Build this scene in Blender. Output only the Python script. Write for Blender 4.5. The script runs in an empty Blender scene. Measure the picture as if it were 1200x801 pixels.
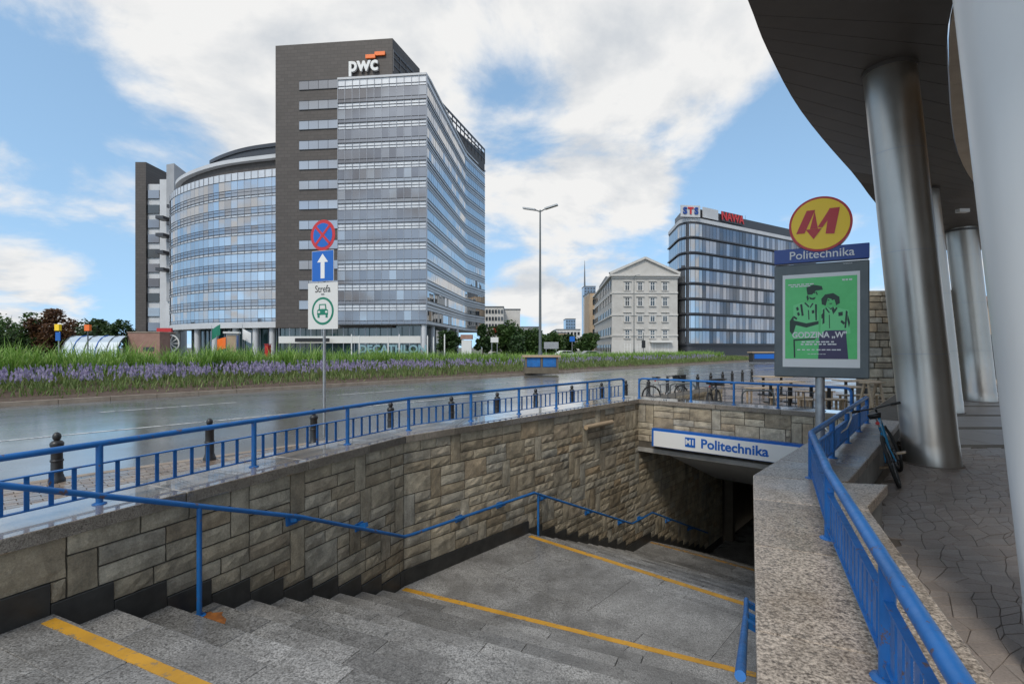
import bpy, bmesh, math, random
from mathutils import Vector, Matrix, Euler
random.seed(7)
R = math.radians
scene = bpy.context.scene
COL = scene.collection

# ------------------------------------------------------------------ camera, world, sun, exposure
EYE = 1.8
cam_d = bpy.data.cameras.new('camera'); cam = bpy.data.objects.new('camera', cam_d); COL.objects.link(cam)
cam.location = (0, 0, EYE); cam.rotation_euler = (R(90), 0, 0)
cam_d.sensor_width = 36; cam_d.lens = 18; cam_d.shift_y = 0.0054
cam_d.clip_start = 0.05; cam_d.clip_end = 6000
scene.camera = cam
SUN_EL, SUN_AZ = 48, 205          # azimuth clockwise from +Y
world = bpy.data.worlds.new('World'); scene.world = world; world.use_nodes = True
scene.view_settings.view_transform = 'Standard'; scene.view_settings.look = 'None'
scene.view_settings.exposure = 0.40; scene.view_settings.gamma = 1

def build_world():
    nt = world.node_tree; N = nt.nodes; Lk = nt.links; N.clear()
    out = N.new('ShaderNodeOutputWorld'); bg = N.new('ShaderNodeBackground')
    sky = N.new('ShaderNodeTexSky'); sky.sky_type = 'NISHITA'; sky.sun_disc = False
    sky.sun_elevation = R(SUN_EL); sky.sun_rotation = R(SUN_AZ); sky.air_density = 1.0; sky.dust_density = 0.6; sky.ozone_density = 1.6
    bg.inputs[1].default_value = 0.1
    tc = N.new('ShaderNodeTexCoord'); sep = N.new('ShaderNodeSeparateXYZ'); Lk.new(tc.outputs['Generated'], sep.inputs[0])
    def M(op, a, b=None, clamp=False):
        n = N.new('ShaderNodeMath'); n.operation = op; n.use_clamp = clamp
        for i, v in enumerate((a, b)):
            if v is None: continue
            if isinstance(v, (int, float)): n.inputs[i].default_value = v
            else: Lk.new(v, n.inputs[i])
        return n.outputs[0]
    up = N.new('ShaderNodeCombineXYZ'); Lk.new(sep.outputs[0], up.inputs[0]); Lk.new(sep.outputs[1], up.inputs[1])
    Lk.new(M('ADD', M('MULTIPLY', M('MAXIMUM', sep.outputs[2], 0.0), 0.75), 0.30), up.inputs[2]); un = N.new('ShaderNodeVectorMath'); un.operation = 'NORMALIZE'
    Lk.new(up.outputs[0], un.inputs[0]); Lk.new(un.outputs[0], sky.inputs[0])
    zz = M('ADD', M('MAXIMUM', sep.outputs[2], 0.0), 0.30)
    comb = N.new('ShaderNodeCombineXYZ')
    Lk.new(M('DIVIDE', sep.outputs[0], zz), comb.inputs[0]); Lk.new(M('DIVIDE', sep.outputs[1], zz), comb.inputs[1])
    comb.inputs[2].default_value = 3.7
    def noise(scale, detail, rough, off):
        mp = N.new('ShaderNodeMapping'); mp.inputs['Location'].default_value = off
        Lk.new(comb.outputs[0], mp.inputs[0])
        n = N.new('ShaderNodeTexNoise'); n.inputs['Scale'].default_value = scale; n.inputs['Detail'].default_value = detail
        n.inputs['Roughness'].default_value = rough; n.inputs['Distortion'].default_value = 0.25
        Lk.new(mp.outputs[0], n.inputs['Vector']); return n.outputs['Fac']
    n1 = noise(2.3, 10, 0.58, (0, 0, 0)); n2 = noise(2.3, 10, 0.58, (0.04, 0.13, 0.04)); n3 = noise(0.7, 4, 0.5, (5, 2, 1))
    dens = M('SUBTRACT', M('ADD', M('MULTIPLY', n1, 1.45), M('MULTIPLY', n3, 0.5)), 0.425)
    # cloud banks standing in the sky: direction, half width in radians, weight
    def blob(u, v, rad, w):
        d = Vector(((u - 600) / 600, 1, (407 - v) / 600)).normalized()
        dp = N.new('ShaderNodeVectorMath'); dp.operation = 'DOT_PRODUCT'; dp.inputs[1].default_value = d
        nrm = N.new('ShaderNodeVectorMath'); nrm.operation = 'NORMALIZE'; Lk.new(tc.outputs['Generated'], nrm.inputs[0])
        Lk.new(nrm.outputs[0], dp.inputs[0])
        mr = N.new('ShaderNodeMapRange'); mr.interpolation_type = 'SMOOTHSTEP'
        mr.inputs['From Min'].default_value = math.cos(rad); mr.inputs['From Max'].default_value = math.cos(rad * 0.25)
        mr.inputs['To Min'].default_value = 0; mr.inputs['To Max'].default_value = w
        Lk.new(dp.outputs['Value'], mr.inputs['Value']); return mr.outputs[0]
    for b in CLOUD_BANKS:
        dens = M('ADD', dens, blob(*b))
    al = N.new('ShaderNodeMapRange'); al.interpolation_type = 'SMOOTHSTEP'
    al.inputs['From Min'].default_value = 0.44; al.inputs['From Max'].default_value = 0.76
    Lk.new(dens, al.inputs['Value'])
    sh = N.new('ShaderNodeMapRange'); sh.inputs['From Min'].default_value = -0.16; sh.inputs['From Max'].default_value = 0.05
    Lk.new(M('SUBTRACT', n1, n2), sh.inputs['Value'])
    cc = N.new('ShaderNodeMix'); cc.data_type = 'RGBA'
    cc.inputs[6].default_value = (4.9, 5.15, 5.45, 1); cc.inputs[7].default_value = (6.75, 6.75, 6.7, 1)
    Lk.new(sh.outputs[0], cc.inputs[0])
    mx = N.new('ShaderNodeMix'); mx.data_type = 'RGBA'
    boost = N.new('ShaderNodeMix'); boost.data_type = 'RGBA'; boost.blend_type = 'MULTIPLY'; boost.inputs[0].default_value = 1
    boost.inputs[7].default_value = SKY_GAIN
    Lk.new(sky.outputs[0], boost.inputs[6])
    Lk.new(al.outputs[0], mx.inputs[0]); Lk.new(boost.outputs[2], mx.inputs[6]); Lk.new(cc.outputs[2], mx.inputs[7])
    gnd = N.new('ShaderNodeMix'); gnd.data_type = 'RGBA'; gnd.inputs[6].default_value = (0.6, 0.57, 0.52, 1)     # below the horizon lies ground
    gm = N.new('ShaderNodeMapRange'); gm.inputs['From Min'].default_value = -0.03; gm.inputs['From Max'].default_value = 0.0; Lk.new(sep.outputs[2], gm.inputs['Value'])
    Lk.new(gm.outputs[0], gnd.inputs[0]); Lk.new(mx.outputs[2], gnd.inputs[7]); Lk.new(gnd.outputs[2], bg.inputs[0]); Lk.new(bg.outputs[0], out.inputs[0])
SKY_GAIN = (2.2, 2.25, 1.95, 1)
CLOUD_BANKS = [(150, 70, 0.55, 0.24), (640, 40, 0.48, 0.18), (690, 300, 0.24, 0.30), (20, 362, 0.11, 0.26), (770, 110, 0.26, 0.16), (260, 150, .2, .12),
               (70, 250, 0.36, -0.36), (600, 185, 0.24, -0.24), (790, 215, 0.22, -0.24), (530, 10, .2, -.10), (950, 215, 0.24, -0.16)]
build_world()
sun_d = bpy.data.lights.new('sun', 'SUN'); sun = bpy.data.objects.new('sun', sun_d); COL.objects.link(sun)
sun_d.energy = 1.5; sun_d.angle = R(12); sun_d.color = (1, 0.92, 0.80)
_sd = Vector((math.sin(R(SUN_AZ)) * math.cos(R(SUN_EL)), math.cos(R(SUN_AZ)) * math.cos(R(SUN_EL)), math.sin(R(SUN_EL))))
sun.rotation_euler = _sd.to_track_quat('Z', 'Y').to_euler(); sun.location = _sd * 60

# ------------------------------------------------------------------ helpers
def P(u, v, z=0.0):
    """photo pixel -> point on the level plane z"""
    Y = 600 * (EYE - z) / (v - 407); return Vector(((u - 600) / 600 * Y, Y, z))
def PY(u, v, Y):
    return Vector(((u - 600) / 600 * Y, Y, EYE - (v - 407) / 600 * Y))
def PX(u, Y): return (u - 600) / 600 * Y
def V2(a): return Vector((a[0], a[1]))

def tag(o, label=None, cat=None, group=None, kind=None):
    if label: o['label'] = label
    if cat: o['category'] = cat
    if group: o['group'] = group
    if kind: o['kind'] = kind
    return o
def empty(name, loc=(0, 0, 0), rz=0, label=None, cat=None, group=None, kind=None):
    o = bpy.data.objects.new(name, None); COL.objects.link(o); o.location = loc; o.rotation_euler = (0, 0, rz)
    o.empty_display_size = 0.2
    return tag(o, label, cat, group, kind)
def link(name, me, parent=None, loc=None, rot=None, scale=None):
    o = bpy.data.objects.new(name, me); COL.objects.link(o)
    if parent is not None: o.parent = parent
    if loc is not None: o.location = loc
    if rot is not None: o.rotation_euler = rot
    if scale is not None: o.scale = scale
    return o

class MB:
    def __init__(s): s.v = []; s.f = []; s.sm = []; s.mi = []; s.m = 0
    def add(s, vs, fs, smooth=False):
        b = len(s.v); s.v += [tuple(v) for v in vs]
        for f in fs: s.f.append([i + b for i in f]); s.sm.append(smooth); s.mi.append(s.m)
        return s
    def box(s, c, size, rz=0, mat=None, taper=1.0):
        hx, hy, hz = size[0] / 2, size[1] / 2, size[2] / 2
        vs = []
        for z, k in ((-hz, 1), (hz, taper)):
            for x, y in ((-hx, -hy), (hx, -hy), (hx, hy), (-hx, hy)): vs.append(Vector((x * k, y * k, z)))
        m = Matrix.Translation(c) @ (mat.to_4x4() if mat is not None else Matrix.Rotation(rz, 4, 'Z'))
        return s.add([m @ v for v in vs], [(3, 2, 1, 0), (4, 5, 6, 7), (0, 1, 5, 4), (1, 2, 6, 5), (2, 3, 7, 6), (3, 0, 4, 7)])
    def prism(s, poly, z0, z1):
        n = len(poly); a = sum(poly[i][0] * poly[(i + 1) % n][1] - poly[(i + 1) % n][0] * poly[i][1] for i in range(n))
        if a < 0: poly = list(reversed(poly))
        g = lambda z, p: z(p) if callable(z) else z
        vs = [(p[0], p[1], g(z0, p)) for p in poly] + [(p[0], p[1], g(z1, p)) for p in poly]
        return s.add(vs, [tuple(range(n - 1, -1, -1)), tuple(range(n, 2 * n))] + [(i, (i + 1) % n, (i + 1) % n + n, i + n) for i in range(n)])
    def sheet(s, poly, z=None):
        vs = [(p[0], p[1], p[2] if z is None else z) for p in poly]
        return s.add(vs, [tuple(range(len(vs)))])
    def tube(s, pts, r, n=8, closed=False, caps=True):
        pts = [Vector(p) for p in pts]; m = len(pts); rings = []
        prev = None
        for i, p in enumerate(pts):
            a = pts[i - 1] if (i > 0 or closed) else p
            b = pts[(i + 1) % m] if (i < m - 1 or closed) else p
            t = ((b - p).normalized() + (p - a).normalized())
            t = t.normalized() if t.length > 1e-6 else Vector((0, 0, 1))
            if prev is None:
                up = Vector((0, 0, 1)) if abs(t.z) < 0.9 else Vector((1, 0, 0)); x = t.cross(up).normalized()
            else:
                x = (prev - t * prev.dot(t)).normalized()
            prev = x; y = t.cross(x)
            rr = r[i] if isinstance(r, (list, tuple)) else r
            rings.append([p + (x * math.cos(2 * math.pi * k / n) + y * math.sin(2 * math.pi * k / n)) * rr for k in range(n)])
        vs = [v for q in rings for v in q]; fs = []
        for i in range(m if closed else m - 1):
            j = (i + 1) % m
            for k in range(n): fs.append((i * n + k, i * n + (k + 1) % n, j * n + (k + 1) % n, j * n + k))
        s.add(vs, fs, True)
        if caps and not closed:
            s.add(rings[0], [tuple(range(n - 1, -1, -1))]); s.add(rings[-1], [tuple(range(n))])
        return s
    def bar(s, a, b, w, h, up=(0, 0, 1)):
        a = Vector(a); b = Vector(b); t = (b - a); L = t.length; t.normalize(); up = Vector(up)
        x = t.cross(up).normalized(); y = x.cross(t).normalized()
        vs = []
        for p in (a, b):
            for i, j in ((-1, -1), (1, -1), (1, 1), (-1, 1)): vs.append(p + x * (w / 2 * i) + y * (h / 2 * j))
        return s.add(vs, [(0, 1, 2, 3), (7, 6, 5, 4), (0, 4, 5, 1), (1, 5, 6, 2), (2, 6, 7, 3), (3, 7, 4, 0)])
    def lathe(s, prof, n=16, c=(0, 0, 0), smooth=True):
        vs = []; c = Vector(c)
        for r, z in prof:
            for k in range(n): vs.append(c + Vector((r * math.cos(2 * math.pi * k / n), r * math.sin(2 * math.pi * k / n), z)))
        fs = [(i * n + k, i * n + (k + 1) % n, (i + 1) * n + (k + 1) % n, (i + 1) * n + k) for i in range(len(prof) - 1) for k in range(n)]
        s.add(vs, fs, smooth)
        s.add(vs[:n], [tuple(range(n - 1, -1, -1))]); s.add(vs[-n:], [tuple(range(n))]); return s
    def mesh(s, name, mat=None, recalc=True):
        me = bpy.data.meshes.new(name); me.from_pydata(s.v, [], s.f)
        me.polygons.foreach_set('use_smooth', s.sm)
        if mat is not None:
            for m in (mat if isinstance(mat, (list, tuple)) else [mat]): me.materials.append(m)
            if isinstance(mat, (list, tuple)): me.polygons.foreach_set('material_index', s.mi)
        if recalc and len(s.f) < 60000:
            bm = bmesh.new(); bm.from_mesh(me); bmesh.ops.recalc_face_normals(bm, faces=bm.faces); bm.to_mesh(me); bm.free()
        me.update(); return me
    def build(s, name, mat, parent=None, loc=None, rot=None, recalc=True):
        return link(name, s.mesh(name, mat, recalc), parent, loc, rot)

def bevel(o, w=0.01, seg=2):
    m = o.modifiers.new('bevel', 'BEVEL'); m.width = w; m.segments = seg; m.limit_method = 'ANGLE'; m.angle_limit = R(40); return o

_txt = {}
def text_mesh(body, size, depth, mat, bold=0.0, sx=1.0, fit=None):
    cu = bpy.data.curves.new('lettering', 'FONT'); cu.body = body; cu.size = size; cu.extrude = depth; cu.offset = bold
    cu.align_x = 'CENTER'; cu.align_y = 'CENTER'; cu.resolution_u = 3
    o = bpy.data.objects.new('lettering', cu); COL.objects.link(o)
    dg = bpy.context.evaluated_depsgraph_get(); me = bpy.data.meshes.new_from_object(o.evaluated_get(dg))
    bpy.data.objects.remove(o); bpy.data.curves.remove(cu)
    if fit: sx = fit / (max(v.co.x for v in me.vertices) - min(v.co.x for v in me.vertices))
    for v in me.vertices: v.co = Vector((v.co.x * sx, -v.co.z, v.co.y))      # stands upright facing -y
    me.materials.clear(); me.materials.append(mat); return me

# ------------------------------------------------------------------ materials
def mat_new(name):
    m = bpy.data.materials.new(name); m.use_nodes = True; nt = m.node_tree
    b = nt.nodes['Principled BSDF']; return m, nt, b
def plain(name, col, rough=0.5, metal=0.0, spec=0.5, emit=None, es=0):
    m, nt, b = mat_new(name); b.inputs['Base Color'].default_value = (*col, 1); b.inputs['Roughness'].default_value = rough
    b.inputs['Metallic'].default_value = metal; b.inputs['Specular IOR Level'].default_value = spec
    if emit: b.inputs['Emission Color'].default_value = (*emit, 1); b.inputs['Emission Strength'].default_value = es
    return m
def tex_coord(nt, obj=False):
    if obj:
        t = nt.nodes.new('ShaderNodeTexCoord'); return t.outputs['Object']
    g = nt.nodes.new('ShaderNodeNewGeometry'); return g.outputs['Position']
def nz(nt, vec, scale, detail=5, rough=0.6, vscale=None):
    if vscale:
        mp = nt.nodes.new('ShaderNodeMapping'); mp.inputs['Scale'].default_value = vscale; nt.links.new(vec, mp.inputs[0]); vec = mp.outputs[0]
    n = nt.nodes.new('ShaderNodeTexNoise'); n.inputs['Scale'].default_value = scale; n.inputs['Detail'].default_value = detail
    n.inputs['Roughness'].default_value = rough; nt.links.new(vec, n.inputs['Vector']); return n.outputs['Fac']
def ramp(nt, fac, stops):
    r = nt.nodes.new('ShaderNodeValToRGB'); cr = r.color_ramp
    while len(cr.elements) < len(stops): cr.elements.new(0.5)
    for e, (p, c) in zip(cr.elements, stops):
        e.position = p; e.color = (*c, 1) if len(c) == 3 else c
    nt.links.new(fac, r.inputs[0]); return r.outputs[0]
def g3(v): return (v, v, v)
def mix(nt, fac, a, b, mode='MIX'):
    n = nt.nodes.new('ShaderNodeMix'); n.data_type = 'RGBA'; n.blend_type = mode
    for i, x in ((0, fac), (6, a), (7, b)):
        if isinstance(x, (int, float)): n.inputs[i].default_value = x
        elif isinstance(x, tuple): n.inputs[i].default_value = (*x, 1)
        else: nt.links.new(x, n.inputs[i])
    return n.outputs[2]
def bump(nt, b, fac, strength=0.3, dist=0.01):
    n = nt.nodes.new('ShaderNodeBump'); n.inputs['Strength'].default_value = strength; n.inputs['Distance'].default_value = dist
    nt.links.new(fac, n.inputs['Height']); nt.links.new(n.outputs[0], b.inputs['Normal'])
def objrand(nt):
    n = nt.nodes.new('ShaderNodeObjectInfo'); return n.outputs['Random']
def islrand(nt):
    g = nt.nodes.new('ShaderNodeNewGeometry'); return g.outputs['Random Per Island']

def granite(name, dark, lite, wet=0.5, dirt=(0.06, 0.055, 0.05), rough=(0.25, 0.6), speck=90, brown=0.0, dirty=0.72):
    m, nt, b = mat_new(name); p = tex_coord(nt)
    s1 = nz(nt, p, speck, 3, 0.7); s2 = nz(nt, p, speck * 0.45, 2, 0.6)
    c = ramp(nt, s1, [(0.33, dark), (0.5, tuple((a + e) / 2 for a, e in zip(dark, lite))), (0.66, lite)])
    dk = ramp(nt, s2, [(0.56, g3(1)), (0.66, g3(0.45))]); c = mix(nt, 1.0, c, dk, 'MULTIPLY')
    st = nz(nt, p, 1.7, 7, 0.65); sm = ramp(nt, st, [(0.36, g3(0)), (0.62, g3(1))])
    c = mix(nt, mix(nt, 1.0, sm, g3(dirty), 'MULTIPLY'), c, mix(nt, 0.82, c, dirt))
    st2 = nz(nt, p, 6.5, 6, 0.7); sm2 = ramp(nt, st2, [(0.55, g3(0)), (0.75, g3(0.55))])
    c = mix(nt, sm2, c, dirt)
    if brown:
        bs = ramp(nt, nz(nt, p, 3.3, 5, 0.6), [(0.5, g3(0)), (0.72, g3(brown))]); c = mix(nt, bs, c, (0.16, 0.10, 0.045))
    r = objrand(nt); c = mix(nt, 1.0, c, ramp(nt, r, [(0, g3(0.72)), (1, g3(1.2))]), 'MULTIPLY')
    nt.links.new(c, b.inputs['Base Color'])
    w = nz(nt, p, 1.1, 5, 0.55); rr = ramp(nt, w, [(wet - 0.12, g3(rough[0])), (wet + 0.12, g3(rough[1]))])
    nt.links.new(rr, b.inputs['Roughness']); bump(nt, b, s1, 0.25, 0.004); return m

M = {}
M['step'] = granite('step_granite', (0.075, 0.073, 0.07), (0.46, 0.455, 0.445), 0.52, (0.065, 0.062, 0.058), (0.22, 0.5), 75)
M['coping_wet'] = granite('coping_granite_wet', (0.13, 0.11, 0.09), (0.46, 0.41, 0.35), 0.6, (0.12, 0.10, 0.08), (0.03, 0.2), 110)
M['coping'] = granite('coping_granite', (0.06, 0.045, 0.035), (0.68, 0.58, 0.48), 0.38, (0.11, 0.085, 0.062), (0.14, 0.42), 68, 0.3, 0.35)
def wetcoat(m, lo=.42, hi=.55, scale=.9, ior=1.9, rough=.02):
    nt = m.node_tree; b = nt.nodes['Principled BSDF']; w = nz(nt, tex_coord(nt), scale, 4, .5)
    nt.links.new(ramp(nt, w, [(lo, g3(1)), (hi, g3(.25))]), b.inputs['Coat Weight']); b.inputs['Coat Roughness'].default_value = rough; b.inputs['Coat IOR'].default_value = ior
wetcoat(M['coping_wet'], .5, .62)
def m_stone(name, tone=1.0, isl=False):
    m, nt, b = mat_new(name); p = tex_coord(nt)
    r = islrand(nt) if isl else objrand(nt)
    c = ramp(nt, r, [(0, (0.31 * tone, 0.25 * tone, 0.17 * tone)), (0.25, (0.42 * tone, 0.355 * tone, 0.255 * tone)), (0.65, (0.51 * tone, 0.445 * tone, 0.335 * tone)), (0.85, (0.40 * tone, 0.375 * tone, 0.315 * tone)), (1, (0.45 * tone, 0.34 * tone, 0.215 * tone))])
    n = nz(nt, p, 5, 7, 0.65); c = mix(nt, 1.0, c, ramp(nt, n, [(0.3, g3(0.55)), (0.7, g3(1.25))]), 'MULTIPLY')
    v = nz(nt, p, 2.2, 6, 0.7, (1, 1, 0.35)); c = mix(nt, ramp(nt, v, [(0.48, g3(0)), (0.74, g3(0.7))]), c, (0.07, 0.062, 0.048))
    fine = nz(nt, p, 70, 6, 0.75); c = mix(nt, 0.75, c, mix(nt, 1.0, c, ramp(nt, fine, [(0.3, g3(0.6)), (0.7, g3(1.3))]), 'MULTIPLY'))
    nt.links.new(c, b.inputs['Base Color']); b.inputs['Roughness'].default_value = 0.62
    bump(nt, b, nz(nt, p, 30, 10, 0.72), 0.6, 0.02); return m
M['stone'] = m_stone('wall_stone', 1.06); M['stone_isl'] = m_stone('wall_stone_joined', 1.0, True); M['stone_far'] = m_stone('boundary_stone', 0.85)
def m_noise(name, c0, c1, scale, rough=0.7, bs=0.3, detail=6, vs=None, metal=0, r2=None):
    m, nt, b = mat_new(name); p = tex_coord(nt); n = nz(nt, p, scale, detail, 0.65, vs)
    nt.links.new(ramp(nt, n, [(0.3, c0), (0.7, c1)]), b.inputs['Base Color']); b.inputs['Roughness'].default_value = rough; b.inputs['Metallic'].default_value = metal
    if r2 is not None: nt.links.new(ramp(nt, n, [(0.3, g3(rough)), (0.7, g3(r2))]), b.inputs['Roughness'])
    if bs: bump(nt, b, nz(nt, p, scale * 3, 5, 0.6), bs, 0.01)
    return m
M['mortar'] = m_noise('mortar', (0.05, 0.043, 0.033), (0.11, 0.095, 0.075), 6, 0.85)
M['skirt'] = m_noise('dark_skirting', (0.018, 0.018, 0.018), (0.05, 0.049, 0.046), 5, 0.4)
M['concrete'] = m_noise('concrete', (0.20, 0.195, 0.185), (0.34, 0.33, 0.31), 2.5, 0.75)
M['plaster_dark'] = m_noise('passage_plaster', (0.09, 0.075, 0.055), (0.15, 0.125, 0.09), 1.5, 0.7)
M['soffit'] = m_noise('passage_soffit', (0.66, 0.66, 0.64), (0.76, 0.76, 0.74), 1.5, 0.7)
def m_paint(name, col, worn=(0.10, 0.06, 0.04), amt=0.66, rough=0.32):
    m, nt, b = mat_new(name); p = tex_coord(nt)
    n = nz(nt, p, 14, 6, 0.72); n2 = nz(nt, p, 3, 4, 0.6)
    c = mix(nt, ramp(nt, n2, [(0.35, g3(0)), (0.7, g3(1))]), tuple(x * 0.7 for x in col), col)
    w = ramp(nt, n, [(amt, g3(0)), (amt + 0.05, g3(0.9))]); c = mix(nt, w, c, worn)
    nt.links.new(c, b.inputs['Base Color']); nt.links.new(ramp(nt, n, [(0.3, g3(rough)), (0.7, g3(rough + 0.3))]), b.inputs['Roughness']); return m
M['blue'] = m_paint('blue_paint', (0.014, 0.15, 0.46), (0.13, 0.075, 0.05), 0.60)
M['yellow_line'] = m_paint('yellow_strip_paint', (0.60, 0.31, 0.025), (0.22, 0.16, 0.09), 0.565, 0.5)
M['yellow_worn'] = m_paint('yellow_strip_worn', (0.42, 0.21, 0.03), (0.12, 0.10, 0.07), 0.47, 0.5)
M['bollard'] = m_noise('bollard_iron', (0.012, 0.012, 0.013), (0.03, 0.03, 0.031), 9, 0.38, 0.1)
M['black'] = plain('black_plastic', (0.012, 0.012, 0.013), 0.45)
M['rubber'] = plain('rubber', (0.015, 0.015, 0.015), 0.7)
M['chrome'] = plain('bare_metal', (0.55, 0.55, 0.56), 0.28, 1.0)
M['galv'] = m_noise('galvanised', (0.28, 0.285, 0.29), (0.42, 0.425, 0.43), 8, 0.45, 0.05, 4, None, 0.7)
M['lampgrey'] = plain('lamp_pole_grey', (0.10, 0.115, 0.12), 0.5, 0.3)
M['white'] = plain('white_paint', (0.72, 0.72, 0.71), 0.4)
M['offwhite'] = plain('offwhite_panel', (0.62, 0.62, 0.60), 0.45)
M['signblue'] = plain('sign_blue', (0.006, 0.11, 0.45), 0.35)
M['darkblue'] = plain('sign_dark_blue', (0.008, 0.05, 0.26), 0.3)
M['signred'] = plain('sign_red', (0.50, 0.02, 0.022), 0.35)
M['metrored'] = plain('metro_red', (0.50, 0.010, 0.016), 0.3)
M['metroyel'] = plain('metro_yellow', (0.95, 0.62, 0.01), 0.3)
M['signgreen'] = plain('sign_green', (0.005, 0.17, 0.10), 0.4)
M['caselgrey'] = m_noise('display_case_metal', (0.085, 0.10, 0.105), (0.12, 0.135, 0.14), 3, 0.4, 0, 4, None, 0.4)
M['postergreen'] = m_noise('poster_green', (0.09, 0.54, 0.16), (0.12, 0.62, 0.20), 5, 0.35, 0)
M['posterdark'] = plain('poster_ink', (0.008, 0.035, 0.022), 0.4)
M['posterviolet'] = plain('poster_violet', (0.045, 0.035, 0.10), 0.4)
M['posterlight'] = plain('poster_light_green', (0.17, 0.66, 0.26), 0.4)
M['orange'] = plain('orange', (0.85, 0.17, 0.02), 0.4)
M['red'] = plain('red', (0.45, 0.02, 0.02), 0.4)
M['wood'] = m_noise('pale_wood', (0.33, 0.24, 0.15), (0.46, 0.35, 0.23), 6, 0.55, 0.1, 5, (1, 1, 8))
M['bark'] = m_noise('bark', (0.03, 0.022, 0.016), (0.07, 0.055, 0.04), 5, 0.9)
def m_column():
    m, nt, b = mat_new('column_steel'); p = tex_coord(nt)
    n = nz(nt, p, 1.3, 5, 0.6); n2 = nz(nt, p, 9, 5, 0.6, (1, 1, 0.25))
    c = mix(nt, 0.4, ramp(nt, n, [(0.3, (0.36, 0.335, 0.30)), (0.7, (0.45, 0.425, 0.39))]), ramp(nt, n2, [(0.3, (0.37, 0.345, 0.31)), (0.7, (0.43, 0.405, 0.37))]))
    nt.links.new(c, b.inputs['Base Color']); b.inputs['Metallic'].default_value = 0.85
    nt.links.new(ramp(nt, n, [(0.3, g3(0.30)), (0.7, g3(0.38))]), b.inputs['Roughness']); bump(nt, b, nz(nt, p, 60, 3, .6, (1, 1, .3)), 0.05, 0.004); return m
M['column'] = m_column()
M['column_lit'] = m_noise('column_sky_lit', (0.60, 0.595, 0.58), (0.68, 0.675, 0.66), 1.2, 0.4, 0.0, 5, (1, 1, 0.3), 0.1)  # paler than the other columns: brightness from the sky put into the colour
M['canopy'] = m_noise('canopy_dark_metal', (0.085, 0.080, 0.078), (0.12, 0.114, 0.11), 0.6, 0.42, 0.0)
M['fascia_stone'] = m_noise('fascia_stone', (0.60, 0.52, 0.43), (0.72, 0.64, 0.54), 2, 0.6, 0.05)
M['fascia_wood'] = m_noise('fascia_wood', (0.50, 0.29, 0.08), (0.62, 0.39, 0.13), 3, 0.5, 0.05)
def m_road():
    m, nt, b = mat_new('wet_asphalt'); p = tex_coord(nt)
    n = nz(nt, p, 40, 4, 0.7); a = nz(nt, p, 0.35, 6, 0.6); a2 = nz(nt, p, 0.12, 4, 0.6)
    c = mix(nt, 0.5, ramp(nt, n, [(0.3, g3(0.05)), (0.7, (0.13, 0.127, 0.12))]), ramp(nt, a, [(0.35, g3(0.05)), (0.65, (0.13, 0.127, 0.12))]))
    nt.links.new(c, b.inputs['Base Color'])
    rr = mix(nt, 0.5, ramp(nt, a, [(0.36, g3(0.12)), (0.62, g3(0.45))]), ramp(nt, a2, [(0.4, g3(0.10)), (0.6, g3(0.42))]))
    nt.links.new(rr, b.inputs['Roughness']); b.inputs['Specular IOR Level'].default_value = 0.75
    bump(nt, b, n, 0.08, 0.004); return m
M['road'] = m_road(); wetcoat(M['road'], .40, .60, .25, 1.5, .16)
def m_pavement():
    m, nt, b = mat_new('wet_pavement'); p = tex_coord(nt)
    br = nt.nodes.new('ShaderNodeTexBrick'); br.inputs['Scale'].default_value = 1.0
    br.inputs['Color1'].default_value = (0.20, 0.15, 0.115, 1); br.inputs['Color2'].default_value = (0.27, 0.215, 0.17, 1); br.inputs['Mortar'].default_value = (0.06, 0.05, 0.04, 1)
    br.inputs['Mortar Size'].default_value = 0.006; br.inputs['Brick Width'].default_value = 0.22; br.inputs['Row Height'].default_value = 0.11
    mp = nt.nodes.new('ShaderNodeMapping'); mp.inputs['Rotation'].default_value = (0, 0, R(48)); nt.links.new(p, mp.inputs[0]); nt.links.new(mp.outputs[0], br.inputs['Vector'])
    n = nz(nt, p, 0.8, 6, 0.6); c = mix(nt, 1.0, br.outputs['Color'], ramp(nt, n, [(0.3, g3(0.6)), (0.7, g3(1.2))]), 'MULTIPLY')
    nt.links.new(c, b.inputs['Base Color']); nt.links.new(ramp(nt, n, [(0.4, g3(0.12)), (0.65, g3(0.5))]), b.inputs['Roughness'])
    return m
M['pavement'] = m_pavement()
def m_pav_piece():
    m, nt, b = mat_new('paver'); p = tex_coord(nt); r = islrand(nt)
    c = ramp(nt, r, [(0, (0.17, 0.125, 0.095)), (0.5, (0.24, 0.185, 0.145)), (1, (0.30, 0.25, 0.20))])
    n = nz(nt, p, 3, 6, 0.65); c = mix(nt, 1.0, c, ramp(nt, n, [(0.3, g3(0.6)), (0.7, g3(1.15))]), 'MULTIPLY')
    nt.links.new(c, b.inputs['Base Color']); nt.links.new(ramp(nt, n, [(0.4, g3(0.15)), (0.65, g3(0.5))]), b.inputs['Roughness']); return m
M['paver'] = m_pav_piece()
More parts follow.
